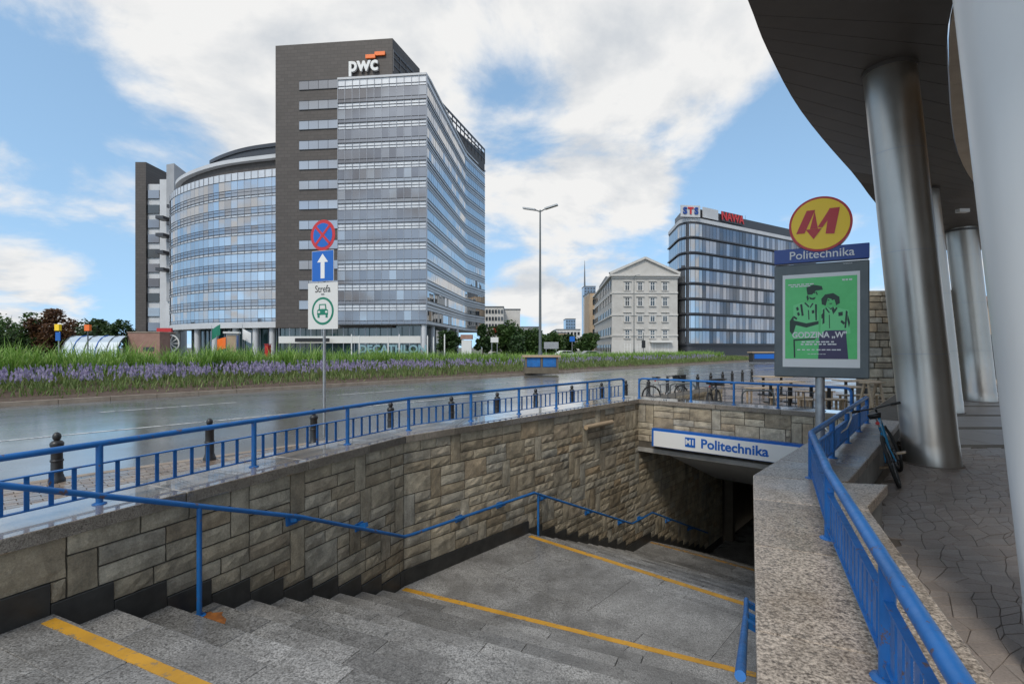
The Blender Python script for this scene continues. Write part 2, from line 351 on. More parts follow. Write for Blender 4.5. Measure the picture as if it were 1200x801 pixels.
def m_sett(isl):
    m, nt, b = mat_new('sett_stone'); p = tex_coord(nt); r = islrand(nt) if isl else objrand(nt)
    c = ramp(nt, r, [(0, (0.25, 0.21, 0.185)), (0.5, (0.275, 0.235, 0.21)), (1, (0.31, 0.27, 0.245))])
    n = nz(nt, p, 1.4, 6, 0.6); c = mix(nt, 1.0, c, ramp(nt, n, [(0.3, g3(0.7)), (0.7, g3(1.2))]), 'MULTIPLY')
    f = nz(nt, p, 60, 3, 0.7); c = mix(nt, 0.5, c, mix(nt, 1.0, c, ramp(nt, f, [(0.3, g3(0.6)), (0.7, g3(1.3))]), 'MULTIPLY'))
    nt.links.new(c, b.inputs['Base Color']); nt.links.new(ramp(nt, n, [(0.35, g3(0.33)), (0.65, g3(0.55))]), b.inputs['Roughness']); bump(nt, b, nz(nt, p, 40, 5, 0.6), 0.3, 0.006); return m
M['sett'] = m_sett(False); M['sett_isl'] = m_sett(True)
M['joint'] = m_noise('sand_joint', (0.15, 0.128, 0.11), (0.20, 0.172, 0.15), 12, 0.8)
M['floor_slab'] = m_noise('plaza_concrete', (0.20, 0.175, 0.155), (0.28, 0.25, 0.225), 0.9, 0.3, 0.15, 7, None, 0, 0.5)
M['soil'] = m_noise('bare_soil', (0.045, 0.028, 0.018), (0.11, 0.07, 0.048), 7, 0.95, 0.8)
M['ground'] = m_noise('ground_far', (0.08, 0.085, 0.07), (0.15, 0.15, 0.12), 0.2, 0.8, 0)
M['kerb'] = m_noise('kerb_stone', (0.22, 0.17, 0.13), (0.34, 0.28, 0.22), 3, 0.6)
def m_leaf(name, c0, c1, c2, trans=0.35):
    m, nt, b = mat_new(name); r = islrand(nt); c = ramp(nt, r, [(0, c0), (0.5, c1), (1, c2)])
    nt.links.new(c, b.inputs['Base Color']); b.inputs['Roughness'].default_value = 0.55
    t = nt.nodes.new('ShaderNodeBsdfTranslucent'); nt.links.new(c, t.inputs[0])
    mx = nt.nodes.new('ShaderNodeMixShader'); mx.inputs[0].default_value = trans
    out = [n for n in nt.nodes if n.type == 'OUTPUT_MATERIAL'][0]
    nt.links.new(b.outputs[0], mx.inputs[1]); nt.links.new(t.outputs[0], mx.inputs[2]); nt.links.new(mx.outputs[0], out.inputs[0]); return m
M['grass_tall'] = m_leaf('tall_grass', (0.10, 0.21, 0.03), (0.20, 0.36, 0.055), (0.36, 0.48, 0.15))
M['grass_low'] = m_leaf('ground_cover', (0.08, 0.13, 0.03), (0.14, 0.21, 0.055), (0.23, 0.26, 0.09))
M['lavender'] = m_leaf('lavender_flower', (0.24, 0.20, 0.34), (0.33, 0.28, 0.44), (0.42, 0.38, 0.52))
M['leaf_dark'] = m_leaf('leaf_dark', (0.02, 0.045, 0.015), (0.035, 0.075, 0.02), (0.055, 0.105, 0.03))
M['leaf_mid'] = m_leaf('leaf_mid', (0.03, 0.065, 0.015), (0.055, 0.11, 0.025), (0.085, 0.15, 0.04))
M['leaf_rust'] = m_leaf('leaf_rust', (0.08, 0.035, 0.02), (0.13, 0.06, 0.03), (0.16, 0.09, 0.035))
def m_pane(name, c0, c1, rough=0.05, metal=0.85, curtain=None, cut=0.93):
    m, nt, b = mat_new(name); r = objrand(nt); c = ramp(nt, r, [(0, c0), (1, c1)] if not curtain else [(0, c0), (cut - .06, c1), (cut, curtain), (1, curtain)])
    nt.links.new(c, b.inputs['Base Color']); b.inputs['Roughness'].default_value = rough; b.inputs['Metallic'].default_value = metal; return m
M['pane'] = m_pane('office_glass', (0.16, 0.16, 0.175), (0.23, 0.23, 0.245), curtain=(0.29, 0.30, 0.32))
M['pane_curve'] = m_pane('curved_facade_glass', (0.40, 0.41, 0.435), (0.50, 0.51, 0.53), 0.015, 0.92)
M['pane_strip'] = m_pane('strip_window_glass', (0.27, 0.285, 0.32), (0.35, 0.365, 0.395), 0.08)
M['pane_nawa'] = m_pane('corner_block_glass', (0.10, 0.12, 0.15), (0.25, 0.28, 0.34), 0.05, 0.8, (0.38, 0.40, 0.45), 0.56)
M['shopletter'] = plain('shop_letter', (0.20, 0.34, 0.38), 0.4); M['pane_dark'] = plain('dark_glass', (0.02, 0.026, 0.032), 0.06, 0.0, 0.9)
M['pane_teal'] = plain('shop_glass', (0.03, 0.07, 0.075), 0.06, 0.0, 0.9)
M['frosted'] = plain('frosted_glass', (0.50, 0.56, 0.60), 0.25, 0.2)
M['spandrel'] = m_noise('spandrel_panel', (0.50, 0.52, 0.56), (0.62, 0.64, 0.67), 0.35, 0.35, 0, 3, None, 0.2)
M['mullion'] = plain('mullion_dark', (0.05, 0.052, 0.06), 0.4, 0.3)
M['mullion_l'] = plain('mullion_light', (0.30, 0.32, 0.36), 0.4, 0.4)
def m_darkbrick():
    m, nt, b = mat_new('dark_cladding'); p = tex_coord(nt)
    br = nt.nodes.new('ShaderNodeTexBrick'); br.inputs['Color1'].default_value = (0.062, 0.052, 0.047, 1); br.inputs['Color2'].default_value = (0.078, 0.066, 0.060, 1); br.inputs['Mortar'].default_value = (0.045, 0.038, 0.034, 1)
    br.inputs['Scale'].default_value = 1; br.inputs['Mortar Size'].default_value = 0.04; br.inputs['Brick Width'].default_value = 1.2; br.inputs['Row Height'].default_value = 0.6
    mp = nt.nodes.new('ShaderNodeMapping'); mp.inputs['Rotation'].default_value = (R(90), 0, 0); nt.links.new(p, mp.inputs[0]); nt.links.new(mp.outputs[0], br.inputs['Vector'])
    nt.links.new(br.outputs['Color'], b.inputs['Base Color']); b.inputs['Roughness'].default_value = 0.6; return m
M['darkclad'] = m_darkbrick()
M['greyclad'] = m_noise('grey_cladding', (0.27, 0.275, 0.29), (0.34, 0.345, 0.36), 0.4, 0.5, 0)
M['lightclad'] = m_noise('light_cladding', (0.46, 0.47, 0.49), (0.55, 0.56, 0.58), 0.4, 0.5, 0)
M['stucco'] = m_noise('grey_stucco', (0.43, 0.415, 0.39), (0.53, 0.515, 0.49), 0.6, 0.8, 0.1)
M['stucco_trim'] = m_noise('stucco_trim', (0.50, 0.485, 0.46), (0.58, 0.565, 0.54), 0.8, 0.8, 0)
M['stucco_tan'] = m_noise('tan_stucco', (0.36, 0.26, 0.17), (0.46, 0.35, 0.24), 0.6, 0.8, 0)
M['stucco_white'] = m_noise('white_render', (0.50, 0.49, 0.47), (0.60, 0.59, 0.57), 0.5, 0.8, 0)
M['roof_metal'] = plain('roof_metal', (0.14, 0.15, 0.16), 0.5, 0.4)
M['brick_pink'] = m_noise('pink_brick', (0.24, 0.135, 0.105), (0.32, 0.19, 0.15), 2, 0.8, 0.1)
M['towerglass'] = plain('far_tower_glass', (0.20, 0.26, 0.34), 0.15, 0.6)
M['rust'] = m_noise('rust_stain', (0.10, 0.035, 0.01), (0.34, 0.12, 0.02), 9, 0.7, 0.2)

# ------------------------------------------------------------------ plan of the stairwell
A1, A2 = R(25.0), R(41.5)
d1 = Vector((math.sin(A1), math.cos(A1))); p1 = Vector((d1.y, -d1.x))
d2 = Vector((math.sin(A2), math.cos(A2))); p2 = Vector((d2.y, -d2.x))
W0 = Vector((-3.125, 3.46)); SB = 3.895; B1 = W0 + d1 * SB
WID1 = 4.37; WID2 = 4.14
TR, RI = 0.38, 0.145
ZC_L, ZC_R = 0.60, 0.48
R1 = Vector((2.53, 5.28))
S2 = 2.66                                    # landing two ends this far past the bend
BACK = 6.70                                  # back wall, measured past the bend
def LW(s, o=0.0):                            # along the left wall face; o = offset towards the stairs
    return W0 + d1 * s + p1 * o if s <= SB else B1 + d2 * (s - SB) + p2 * o
def miter(B, o):
    nb = (p1 + p2).normalized(); return B + nb * (o / math.cos((A2 - A1) / 2))
def right_end1(s): return W0 + d1 * s + p1 * WID1
def tread1(s):                                # level of the stairs on flight one
    if s < 0: return 0.0
    k = int(s / TR) + 1; return -RI * min(k, 10)
def tread2(t):
    if t < S2: return -1.45
    if t < S2 + 9 * TR: return -1.45 - RI * (int((t - S2) / TR) + 1)
    t3 = S2 + 9 * TR + 1.235
    if t < t3: return -2.9
    return -2.9 - RI * min(10, int((t - t3) / TR) + 1)
T3 = S2 + 9 * TR + 1.235
def v3(p, z): return Vector((p[0], p[1], z))

# ------------------------------------------------------------------ ground, road, pavement, median
hole = [LW(-6, -0.6), miter(B1, -0.6), LW(SB + 22, -0.6)]
hole += [LW(SB + 22, WID2 + 0.2), R1 + p2 * 0.3 + p1 * 0.0, W0 - d1 * 6 + p1 * (WID1 + 0.3)]
hole_open = [LW(-3.2, -0.25), miter(B1, -0.25), LW(SB + BACK + 0.3, -0.25), LW(SB + BACK + 0.3, WID2 + 0.2), R1 + p2 * 0.2, W0 - d1 * 3.2 + p1 * (WID1 + 0.2)]
def sheet_with_hole(name, outer, holes, z, mat):
    bm = bmesh.new()
    for poly in [outer] + holes:
        vs = [bm.verts.new((p[0], p[1], z)) for p in poly]
        for i in range(len(vs)): bm.edges.new((vs[i], vs[(i + 1) % len(vs)]))
    bmesh.ops.triangle_fill(bm, use_beauty=True, use_dissolve=False, edges=bm.edges[:])
    bmesh.ops.recalc_face_normals(bm, faces=bm.faces)
    for f in bm.faces:
        if f.normal.z < 0: f.normal_flip()
    me = bpy.data.meshes.new(name); bm.to_mesh(me); bm.free(); me.materials.append(mat); return link(name, me)
tag(sheet_with_hole('ground', [(-2500, -300), (2500, -300), (2500, 4000), (-2500, 4000)], [hole_open], -0.34, M['ground']), kind='structure')
AR = R(42.8); dr = Vector((math.sin(AR), math.cos(AR))); pr = Vector((dr.y, -dr.x))
BO = Vector((-6.4, 7.2))                    # bollard row origin
def RD(t, o, z=None):                        # t along the road, o across it (negative = away from the station)
    q = BO + dr * t + pr * o; return q if z is None else Vector((q.x, q.y, z))
ZR, ZP = -0.22, -0.10
mb = MB(); mb.sheet([RD(-60, -0.35), RD(400, -0.35), RD(400, -15), RD(-60, -15)], ZR); tag(mb.build('road', M['road']), kind='structure')
mb = MB(); mb.sheet([RD(-90, -30), RD(400, -30), RD(400, -44), RD(-90, -44)], ZR); tag(mb.build('far_road', M['road']), kind='structure')
tag(sheet_with_hole('pavement', [RD(-60, -0.20), RD(400, -0.20), RD(400, 60), RD(-60, 60)], [hole_open], ZP, M['pavement']), kind='structure')
kr = empty('kerb', RD(0, 0, 0), kind='structure')
def local(o, p): return Vector(p) - o.location
for t in range(-20, 60, 1):                   # near kerb stones
    mb = MB(); a, b_, c, d_ = RD(t + 0.005, -0.20), RD(t + 0.995, -0.20), RD(t + 0.995, -0.36), RD(t + 0.005, -0.36)
    q = BO; mb.prism([x - q for x in (a, b_, c, d_)], -0.32, ZP + 0.004); mb.build('kerb_stone', M['kerb'], kr)
kf = empty('median_kerb', RD(0, -15, 0), kind='structure')
for t in range(-12, 70, 1):
    q = V2(kf.location); mb = MB(); mb.prism([x - q for x in (RD(t * 1.5 + .008, -15.0), RD(t * 1.5 + 1.492, -15.0), RD(t * 1.5 + 1.492, -15.17), RD(t * 1.5 + .008, -15.17))], -0.32, -0.07)
    mb.build('kerb_stone', M['kerb'], kf)
# lane markings, worn white paint
def m_line():
    m, nt, b = mat_new('road_paint'); p = tex_coord(nt); n = nz(nt, p, 5, 6, 0.7)
    nt.links.new(ramp(nt, n, [(0.38, (0.10, 0.10, 0.10)), (0.5, (0.62, 0.62, 0.60))]), b.inputs['Base Color']); b.inputs['Roughness'].default_value = 0.3; return m
M['line'] = m_line()
def marking(t0, t1, o, w=0.13):
    mb = MB(); mb.sheet([RD(t0, o), RD(t1, o), RD(t1, o - w), RD(t0, o - w)], ZR + 0.005); tag(mb.build('road_marking', M['line']), kind='structure')
marking(-20, 120, -5.95); 
for t in range(-14, 120, 8): marking(t, t + 4, -10.6)
# median: a low mound of soil
def mound(o, t):
    x = (-15.17 - o) ; h = 0.0
    pts = [(0, -0.09), (1.8, -0.02), (3, 0.16), (5.5, 0.45), (8, 0.5), (11, 0.2), (14.8, -0.1)]
    for (a, za), (b, zb) in zip(pts, pts[1:]):
        if a <= x <= b: h = za + (zb - za) * (x - a) / (b - a)
    return h * (1 - 0.35 * min(1, max(0, (t - 5) / 40))) if h > 0 else h
mb = MB(); ts = [-25 + 1.6 * i for i in range(110)]; os_ = [-15.17 - 0.6 * i for i in range(25)]
vs = [RD(t, o, mound(o, t) + random.uniform(-.02, .03) * (0.3 if i == 0 else 1)) for t in ts for i, o in enumerate(os_)]
n = len(os_); mb.add(vs, [(i * n + j, i * n + j + 1, (i + 1) * n + j + 1, (i + 1) * n + j) for i in range(len(ts) - 1) for j in range(n - 1)], True)
tag(mb.build('median', M['soil']), kind='structure')

# pavers beside the left parapet, close enough to tell apart
pv = MB(); ang = AR
for i in range(-14, 46):
    for j in range(0, 22):
        t = i * 0.225 + (0.11 if j % 2 else 0); o = 0.02 + j * 0.115
        c = RD(t, o)
        pv.prism([RD(t + .004, o + .004), RD(t + .218, o + .004), RD(t + .218, o + .108), RD(t + .004, o + .108)], ZP - .02, ZP + 0.012 + random.uniform(-.002, .002))
pav = bpy.data.objects['pavement']
o_ = pv.build('pavers', M['paver'], pav); tag(o_, kind='stuff')

# ------------------------------------------------------------------ stairs
stairs = empty('stairs', (0, 0, 0), kind='structure')
def clip(poly, a, n):                         # keep the side where (p-a).n <= 0
    out = []
    for i in range(len(poly)):
        p, q = poly[i], poly[(i + 1) % len(poly)]; dp, dq = (p - a).dot(n), (q - a).dot(n)
        if dp <= 0: out.append(p)
        if (dp < 0 < dq) or (dq < 0 < dp): out.append(p + (q - p) * (dp / (dp - dq)))
    return out
def tiles(poly, org, dx, dy, w, h, z, parent, mat, thick=0.07, gap=0.005, stagger=0.5):
    ext = [((p - org).dot(dx), (p - org).dot(dy)) for p in poly]
    i0 = math.floor(min(e[0] for e in ext) / w) - 1; i1 = math.ceil(max(e[0] for e in ext) / w) + 1
    j0 = math.floor(min(e[1] for e in ext) / h); j1 = math.ceil(max(e[1] for e in ext) / h)
    for j in range(j0, j1):
        for i in range(i0, i1):
            a = org + dx * (i * w + (stagger * w if j % 2 else 0) + gap / 2) + dy * (j * h + gap / 2)
            q = list(poly)
            q = clip(q, a, -dx); q = q and clip(q, a + dx * (w - gap), dx); q = q and clip(q, a, -dy); q = q and clip(q, a + dy * (h - gap), dy)
            if len(q) < 3: continue
            ar = abs(sum(q[k].x * q[(k + 1) % len(q)].y - q[(k + 1) % len(q)].x * q[k].y for k in range(len(q)))) / 2
            if ar < 0.01: continue
            c = sum(q, Vector((0, 0))) / len(q)
            mb = MB(); mb.prism([p - c for p in q], -thick, random.uniform(-.0015, .0015)); mb.build('slab', mat, parent, loc=(c.x, c.y, z))
# upper landing, on which the photographer stands
tiles([LW(-5, 0), LW(-0.335, 0), LW(-0.335, WID1 + .05), LW(-5, WID1 + .05)], W0, p1, d1, 1.35, 0.9, 0.0, stairs, M['step'])
def step_row(org, d, p, s0, s1, z, width, first):
    cuts = [0.0] + sorted(random.uniform(0.9, 1.25) * k for k in range(1, 4)) + [width]
    if random.random() < .5: cuts = [0.0] + [c - 0.5 for c in cuts[1:-1]] + [width]
    for a, b_ in zip(cuts, cuts[1:]):
        if b_ - a < 0.05: continue
        c = org + d * ((s0 + s1) / 2) + p * ((a + b_) / 2); mb = MB()
        mb.prism([org + d * s + p * w - c for s, w in ((s0, a + .002), (s1, a + .002), (s1, b_ - .002), (s0, b_ - .002))], -0.16, random.uniform(-.001, .001))
        bevel(mb.build('step', M['step'], stairs, loc=(c.x, c.y, z)), 0.008, 2)
step_row(W0, d1, p1, -0.33, 0.02, 0.0, WID1 + .05, True)
for k in range(1, 10): step_row(W0, d1, p1, (k - 1) * TR - 0.05, k * TR + 0.02, -k * RI, WID1 + .05, False)
# landing two: two convex halves meeting on the bend line
bendR = R1 + p2 * 0.03
La = [LW(9 * TR - .04, 0), Vector(B1), bendR, right_end1(9 * TR - .04) + p1 * .05]
Lb = [Vector(B1), B1 + d2 * (S2 - .36), B1 + d2 * (S2 - .36) + p2 * (WID2 + .04), bendR]
base = MB(); base.prism(La, -1.8, -1.462); base.prism(Lb, -1.8, -1.463); base.build('slab_bed', M['mortar'], stairs)
tiles(La, Vector(B1), p2, d2, 1.5, 1.1, -1.45, stairs, M['step']); tiles(Lb, Vector(B1), p2, d2, 1.5, 1.1, -1.45, stairs, M['step'])
step_row(B1, d2, p2, S2 - .355, S2 + .02, -1.45, WID2 + .04, True)
for k in range(1, 10): step_row(B1, d2, p2, S2 + (k - 1) * TR - .05, S2 + k * TR + .02, -1.45 - k * RI, WID2 + .04, False)
tiles([B1 + d2 * (S2 + 9 * TR - .04), B1 + d2 * (T3 - .36), B1 + d2 * (T3 - .36) + p2 * (WID2 + .04), B1 + d2 * (S2 + 9 * TR - .04) + p2 * (WID2 + .04)], Vector(B1), p2, d2, 1.5, 1.1, -2.9, stairs, M['step'])
step_row(B1, d2, p2, T3 - .355, T3 + .02, -2.9, WID2 + .04, True)
for k in range(1, 10): step_row(B1, d2, p2, T3 + (k - 1) * TR - .05, T3 + k * TR + .02, -2.9 - k * RI, WID2 + .04, False)
T4 = T3 + 9 * TR
mb = MB(); mb.prism([B1 + d2 * (T4 - .05), B1 + d2 * (T4 + 12), B1 + d2 * (T4 + 12) + p2 * (WID2 + 3), B1 + d2 * (T4 - .05) + p2 * (WID2 + .04)], -4.6, -4.35); mb.build('passage_floor', M['step'], stairs)
# beds under the flights so that no daylight shows between steps
def flight_bed(org, d, p, s0, z0, w):
    mb = MB(); 
    for k in range(0, 11): mb.prism([org + d * (s0 + (k - 1) * TR - .02), org + d * (s0 + k * TR - .02), org + d * (s0 + k * TR - .02) + p * w, org + d * (s0 + (k - 1) * TR - .02) + p * w], z0 - k * RI - .9, z0 - k * RI - .13)
    mb.build('flight_bed', M['mortar'], stairs)
flight_bed(W0, d1, p1, 0, 0, WID1); flight_bed(B1, d2, p2, S2, -1.45, WID2); flight_bed(B1, d2, p2, T3, -2.9, WID2)
mb = MB(); mb.prism([LW(-5.2, 0), LW(-.3, 0), LW(-.3, WID1), LW(-5.2, WID1)], -.5, -.075); mb.build('slab_bed', M['mortar'], stairs)
# yellow warning strips
def strip(org, d, p, s, a, b_, z, mat, w=0.085):
    mb = MB(); n = 26
    for i in range(n):
        x0 = a + (b_ - a) * i / n; x1 = a + (b_ - a) * (i + 1) / n; j = lambda: random.uniform(-.002, .002)
        mb.prism([org + d * (s + j()) + p * x0, org + d * (s + w + j()) + p * x0, org + d * (s + w) + p * x1, org + d * s + p * x1], z - .006, z + .004)
    mb.build('warning_strip', mat, stairs)
strip(W0, d1, p1, -0.085, 0.10, WID1, 0.0, M['yellow_line'], .075)
strip(W0, d1, p1, 3.78, 0.06, WID1, -1.45, M['yellow_line'], .08)
strip(B1, d2, p2, S2 - .14, 0.12, WID2, -1.45, M['yellow_line'], .09)
strip(B1, d2, p2, S2 + 9 * TR + .1, 0.1, WID2, -2.9, M['yellow_worn'], .07)
strip(B1, d2, p2, T3 - .12, 0.05, WID2, -2.9, M['yellow_worn'], .09)
# rust stain around the handrail post foot
c = LW(2.42 * TR, .18); mb = MB(); mb.prism([c + Vector((math.cos(a) * r_, math.sin(a) * r_)) for a, r_ in ((0, .22), (.35, .16), (.7, .17), (1.1, .11), (1.4, .12), (2.2, .08), (3.1, .07), (3.6, .12), (4, .14), (4.4, .20), (4.8, .19), (5.2, .25), (5.6, .21), (6.0, .26))], -3 * RI - .004, -3 * RI + .0035); mb.build('rust_patch', M['rust'], stairs)

# ------------------------------------------------------------------ stone faced walls
CW, CH = 0.095, 0.145
_smesh = {}
def stone_mesh(w, h, smooth_slab, var):
    key = (w, h, smooth_slab, var)
    if key in _smesh: return _smesh[key]
    rnd = random.Random(hash(key) & 0xffff)
    W, H = w * CW - 0.014, h * CH - 0.014; nx, nzv = (4 if w >= 3 else 3), 3 if h == 1 else 4
    mb = MB(); vs = []; fs = []
    for j in range(nzv + 1):
        for i in range(nx + 1):
            e = i in (0, nx) or j in (0, nzv)
            x = W * i / nx; z = H * j / nzv
            if not e: x += rnd.uniform(-.2, .2) * W / nx; z += rnd.uniform(-.2, .2) * H / nzv
            d = rnd.uniform(-.001, .004) if e else (rnd.uniform(.006, .010) if smooth_slab else rnd.uniform(.004, .016))
            if e: x += rnd.uniform(-.002, .002); z += rnd.uniform(-.002, .002)
            vs.append((x, -d, z))
    n = nx + 1
    for j in range(nzv):
        for i in range(nx): fs.append((j * n + i, j * n + i + 1, (j + 1) * n + i + 1, (j + 1) * n + i))
    ring = [i for i in range(n)] + [j * n + nx for j in range(1, nzv + 1)] + [nzv * n + i for i in range(nx - 1, -1, -1)] + [j * n for j in range(nzv - 1, 0, -1)]
    b = len(vs)
    for i in ring: vs.append((vs[i][0], 0.05, vs[i][2]))
    m = len(ring)
    for k in range(m): fs.append((ring[(k + 1) % m], ring[k], b + k, b + (k + 1) % m))
    mb.add(vs, fs); _smesh[key] = mb.mesh('stone', M['stone'], recalc=False); return _smesh[key]
def lay_stones(length, zbot, ztop, seed):
    """returns (col, row, w, h, slab) on a grid of cells hung from ztop; zbot(t) is the floor line"""
    rnd = random.Random(seed); nc = int(length / CW); 
    depth = [int((ztop - zbot((c + .5) * CW) - 0.2) / CH) for c in range(nc)]
    occ = set(); out = []
    mx = max(depth)
    for r in range(mx):
        for c in range(nc):
            if (c, r) in occ or r >= depth[c]: continue
            ch = rnd.random()
            if ch < .13: opts = [(2, 3), (2, 2), (3, 1)]
            elif ch < .22: opts = [(5, 2), (4, 2), (4, 1)]
            elif ch < .62: opts = [(5, 1), (4, 1)]
            elif ch < .88: opts = [(4, 1), (3, 1)]
            else: opts = [(3, 1), (2, 1)]
            opts += [(4, 1), (3, 1), (2, 1), (1, 1)]
            for w, h in opts:
                ok = all(c + i < nc and (c + i, r + j) not in occ and r + j < depth[c + i] for i in range(w) for j in range(h))
                if not ok: continue
                if h == 1 and w > 1 and (c + w < nc and (c + w, r) not in occ) and ((c + w + 1, r) in occ) : w += 1 if (c + w, r) not in occ and r < depth[c + w] else 0
                break
            for i in range(w):
                for j in range(h): occ.add((c + i, r + j))
            out.append((c, r, w, h, h >= 3))
    return out
def stone_wall(name, label, org, d, length, zbot, ztop, seed, joined=False, far=None):
    """face towards the right of d"""
    rz = math.atan2(d.y, d.x); root = empty(name, (org.x, org.y, 0), rz, label, 'wall')
    st = lay_stones(length, zbot, ztop, seed)
    # largest in view first
    def size(s):
        c = org + d * ((s[0] + s[2] / 2) * CW); z = ztop - (s[1] + s[3] / 2) * CH
        return s[2] * s[3] / (c.length_squared + (z - EYE) ** 2)
    st.sort(key=size, reverse=True); rest = MB()
    for i, (c, r, w, h, slab) in enumerate(st):
        me = stone_mesh(w, h, slab, random.randrange(5)); loc = Vector((c * CW + .007, 0, ztop - (r + h) * CH + .007))
        if i < 300 and not joined: link('stone', me, root, loc)
        else: rest.add([Vector(v.co) + loc for v in me.vertices], [list(p.vertices) for p in me.polygons])
    if rest.v: tag(rest.build('stone_facing', M['stone_isl'], root, recalc=False), kind='stuff')
    return root
# note: local x runs along d, local -y is the right hand side (towards the stairs)
def backing(root, poly_t, thick, z0, z1, mat='mortar'): pass
def wall_body(root, length, thick, z0, z1, name='core', y0=0.012, mat='mortar'):
    mb = MB(); mb.prism([(0, y0), (length, y0), (length, y0 + thick), (0, y0 + thick)], z0, z1); return mb.build(name, M[mat], root)
ZT_L = ZC_L - 0.10
L0 = 3.04
w1 = stone_wall('retaining_wall', 'coursed stone retaining wall stepping down beside the upper flight of stairs', W0 - d1 * L0, d1, L0 + SB, lambda t: tread1(t - L0), ZT_L, 11)
wall_body(w1, L0 + SB, .5, -2.2, ZT_L - .003)
for k in range(-8, 11):                        # dark skirting blocks that follow the steps
    a, b_ = k * TR, (k + 1) * TR
    if k == 10 or b_ > SB: b_ = SB
    if a >= SB: continue
    zt = tread1(a + .01); mb = MB(); zc = zt + 0.065 + CH + .002
    mb.box(((a + b_) / 2 + L0, 0.005, (zc + zt - .12) / 2), (b_ - a - .004, .05, zc - zt + .12)); bevel(mb.build('skirting', M['skirt'], w1), .004, 1)
LEN2 = T4 + 1.52
w2 = stone_wall('retaining_wall', 'coursed stone wall running from the landing down into the passage', Vector(B1), d2, LEN2, tread2, ZT_L, 23)
def soff(t): return -0.52 - 0.36 * max(0, t - BACK - .3)
for c in list(w2.children):                   # nothing of the facing above the sloping passage ceiling
    if c.name.startswith('stone') and c.get('kind') != 'stuff':
        if c.location.x > BACK + .35 and c.location.z > soff(c.location.x) + .02: bpy.data.objects.remove(c)
wall_body(w2, LEN2, .5, -5, ZT_L - .003)
tt = [0.0, S2] + [S2 + k * TR for k in range(1, 10)] + [T3] + [T3 + k * TR for k in range(1, 10)] + [LEN2]
for a, b_ in zip(tt, tt[1:]):
    zt = tread2(a + .01); dd = ZT_L - zt; rows = int((dd - .2) / CH); zc = ZT_L - rows * CH + .002; mb = MB()
    mb.box(((a + b_) / 2, 0.005, (zc + zt - .12) / 2), (b_ - a - .004, .05, zc - zt + .12)); bevel(mb.build('skirting', M['skirt'], w2), .004, 1)
BL = B1 + d2 * BACK; BR_ = BL + p2 * WID2
w3 = stone_wall('back_wall', 'low stone wall over the passage mouth carrying the long station sign', Vector(BL), p2, WID2, lambda t: -0.66, ZT_L, 31)
wall_body(w3, WID2, .45, -0.515, ZT_L - .003)
mb = MB(); mb.box((WID2 / 2, .02, -.565), (WID2, .10, .095)); mb.build('lintel', M['concrete'], w3)
# right hand wall, seen only edge on: facing faces the other way
ZT_R = ZC_R - 0.10
w4 = stone_wall('retaining_wall', 'stone retaining wall under the broad speckled granite coping', Vector(R1), -d1, 6.2, lambda t: -1.45 if t < .6 else max(-1.45, min(0, -1.45 + (t - .6) / TR * RI)), ZT_R, 41, joined=True)
wall_body(w4, 6.2, .8, -2, ZT_R - .003)
w5 = stone_wall('retaining_wall', 'stone retaining wall below the station totem', BR_ + d2 * 9, -d2, 9 + BACK - (R1 - B1).dot(d2), lambda t: tread2(9 + BACK - t), ZT_R, 43, joined=True)
wall_body(w5, 9 + BACK - (R1 - B1).dot(d2), .6, -5, ZT_R - .003)

# passage: sloping ceiling, end wall, portal
pas = empty('passage_ceiling', (BL.x, BL.y, 0), math.atan2(d2.y, d2.x), kind='structure')
mb = MB(); x1 = T4 + 1.0 - BACK
mb.add([(.40, .02, -.52), (.40, -WID2, -.52), (x1, -WID2, soff(x1 + BACK)), (x1, .02, soff(x1 + BACK)), (.40, .02, -.3), (.40, -WID2, -.3), (x1, -WID2, soff(x1 + BACK) + .25), (x1, .02, soff(x1 + BACK) + .25)],
       [(3, 2, 1, 0), (4, 5, 6, 7), (0, 1, 5, 4), (1, 2, 6, 5), (2, 3, 7, 6), (3, 0, 4, 7)]); mb.build('soffit', M['soffit'], pas)
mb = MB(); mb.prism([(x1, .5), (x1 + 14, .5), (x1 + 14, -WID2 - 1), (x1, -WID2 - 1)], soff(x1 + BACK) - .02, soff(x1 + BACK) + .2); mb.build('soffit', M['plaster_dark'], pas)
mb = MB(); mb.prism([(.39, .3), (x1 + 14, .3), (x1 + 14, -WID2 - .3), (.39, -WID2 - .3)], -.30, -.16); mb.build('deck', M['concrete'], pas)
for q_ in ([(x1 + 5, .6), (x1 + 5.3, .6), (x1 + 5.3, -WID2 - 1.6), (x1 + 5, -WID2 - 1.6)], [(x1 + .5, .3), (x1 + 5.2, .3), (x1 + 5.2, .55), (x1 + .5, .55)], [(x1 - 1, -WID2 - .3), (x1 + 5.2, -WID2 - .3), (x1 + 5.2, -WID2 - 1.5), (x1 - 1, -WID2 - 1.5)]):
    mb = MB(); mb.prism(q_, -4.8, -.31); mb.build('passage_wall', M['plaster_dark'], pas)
mb = MB(); mb.box((x1 + .9, -.10, -3.3), (.22, .26, 2.4)); mb.build('pilaster', M['plaster_dark'], pas)
mb = MB(); mb.box((x1 + 1.6, -WID2 + .5, -3.95), (3.0, .3, .5)); mb.build('plinth', M['brick_pink'], pas)
for i, y in enumerate((-1.15, -2.95)):
    mb = MB(); zt_ = soff(BACK + .75) - .03; mb.box((.75, y, zt_ - .01), (.10, 1.55, .06)); f_ = mb.build('tube_lamp', M['offwhite'], pas)

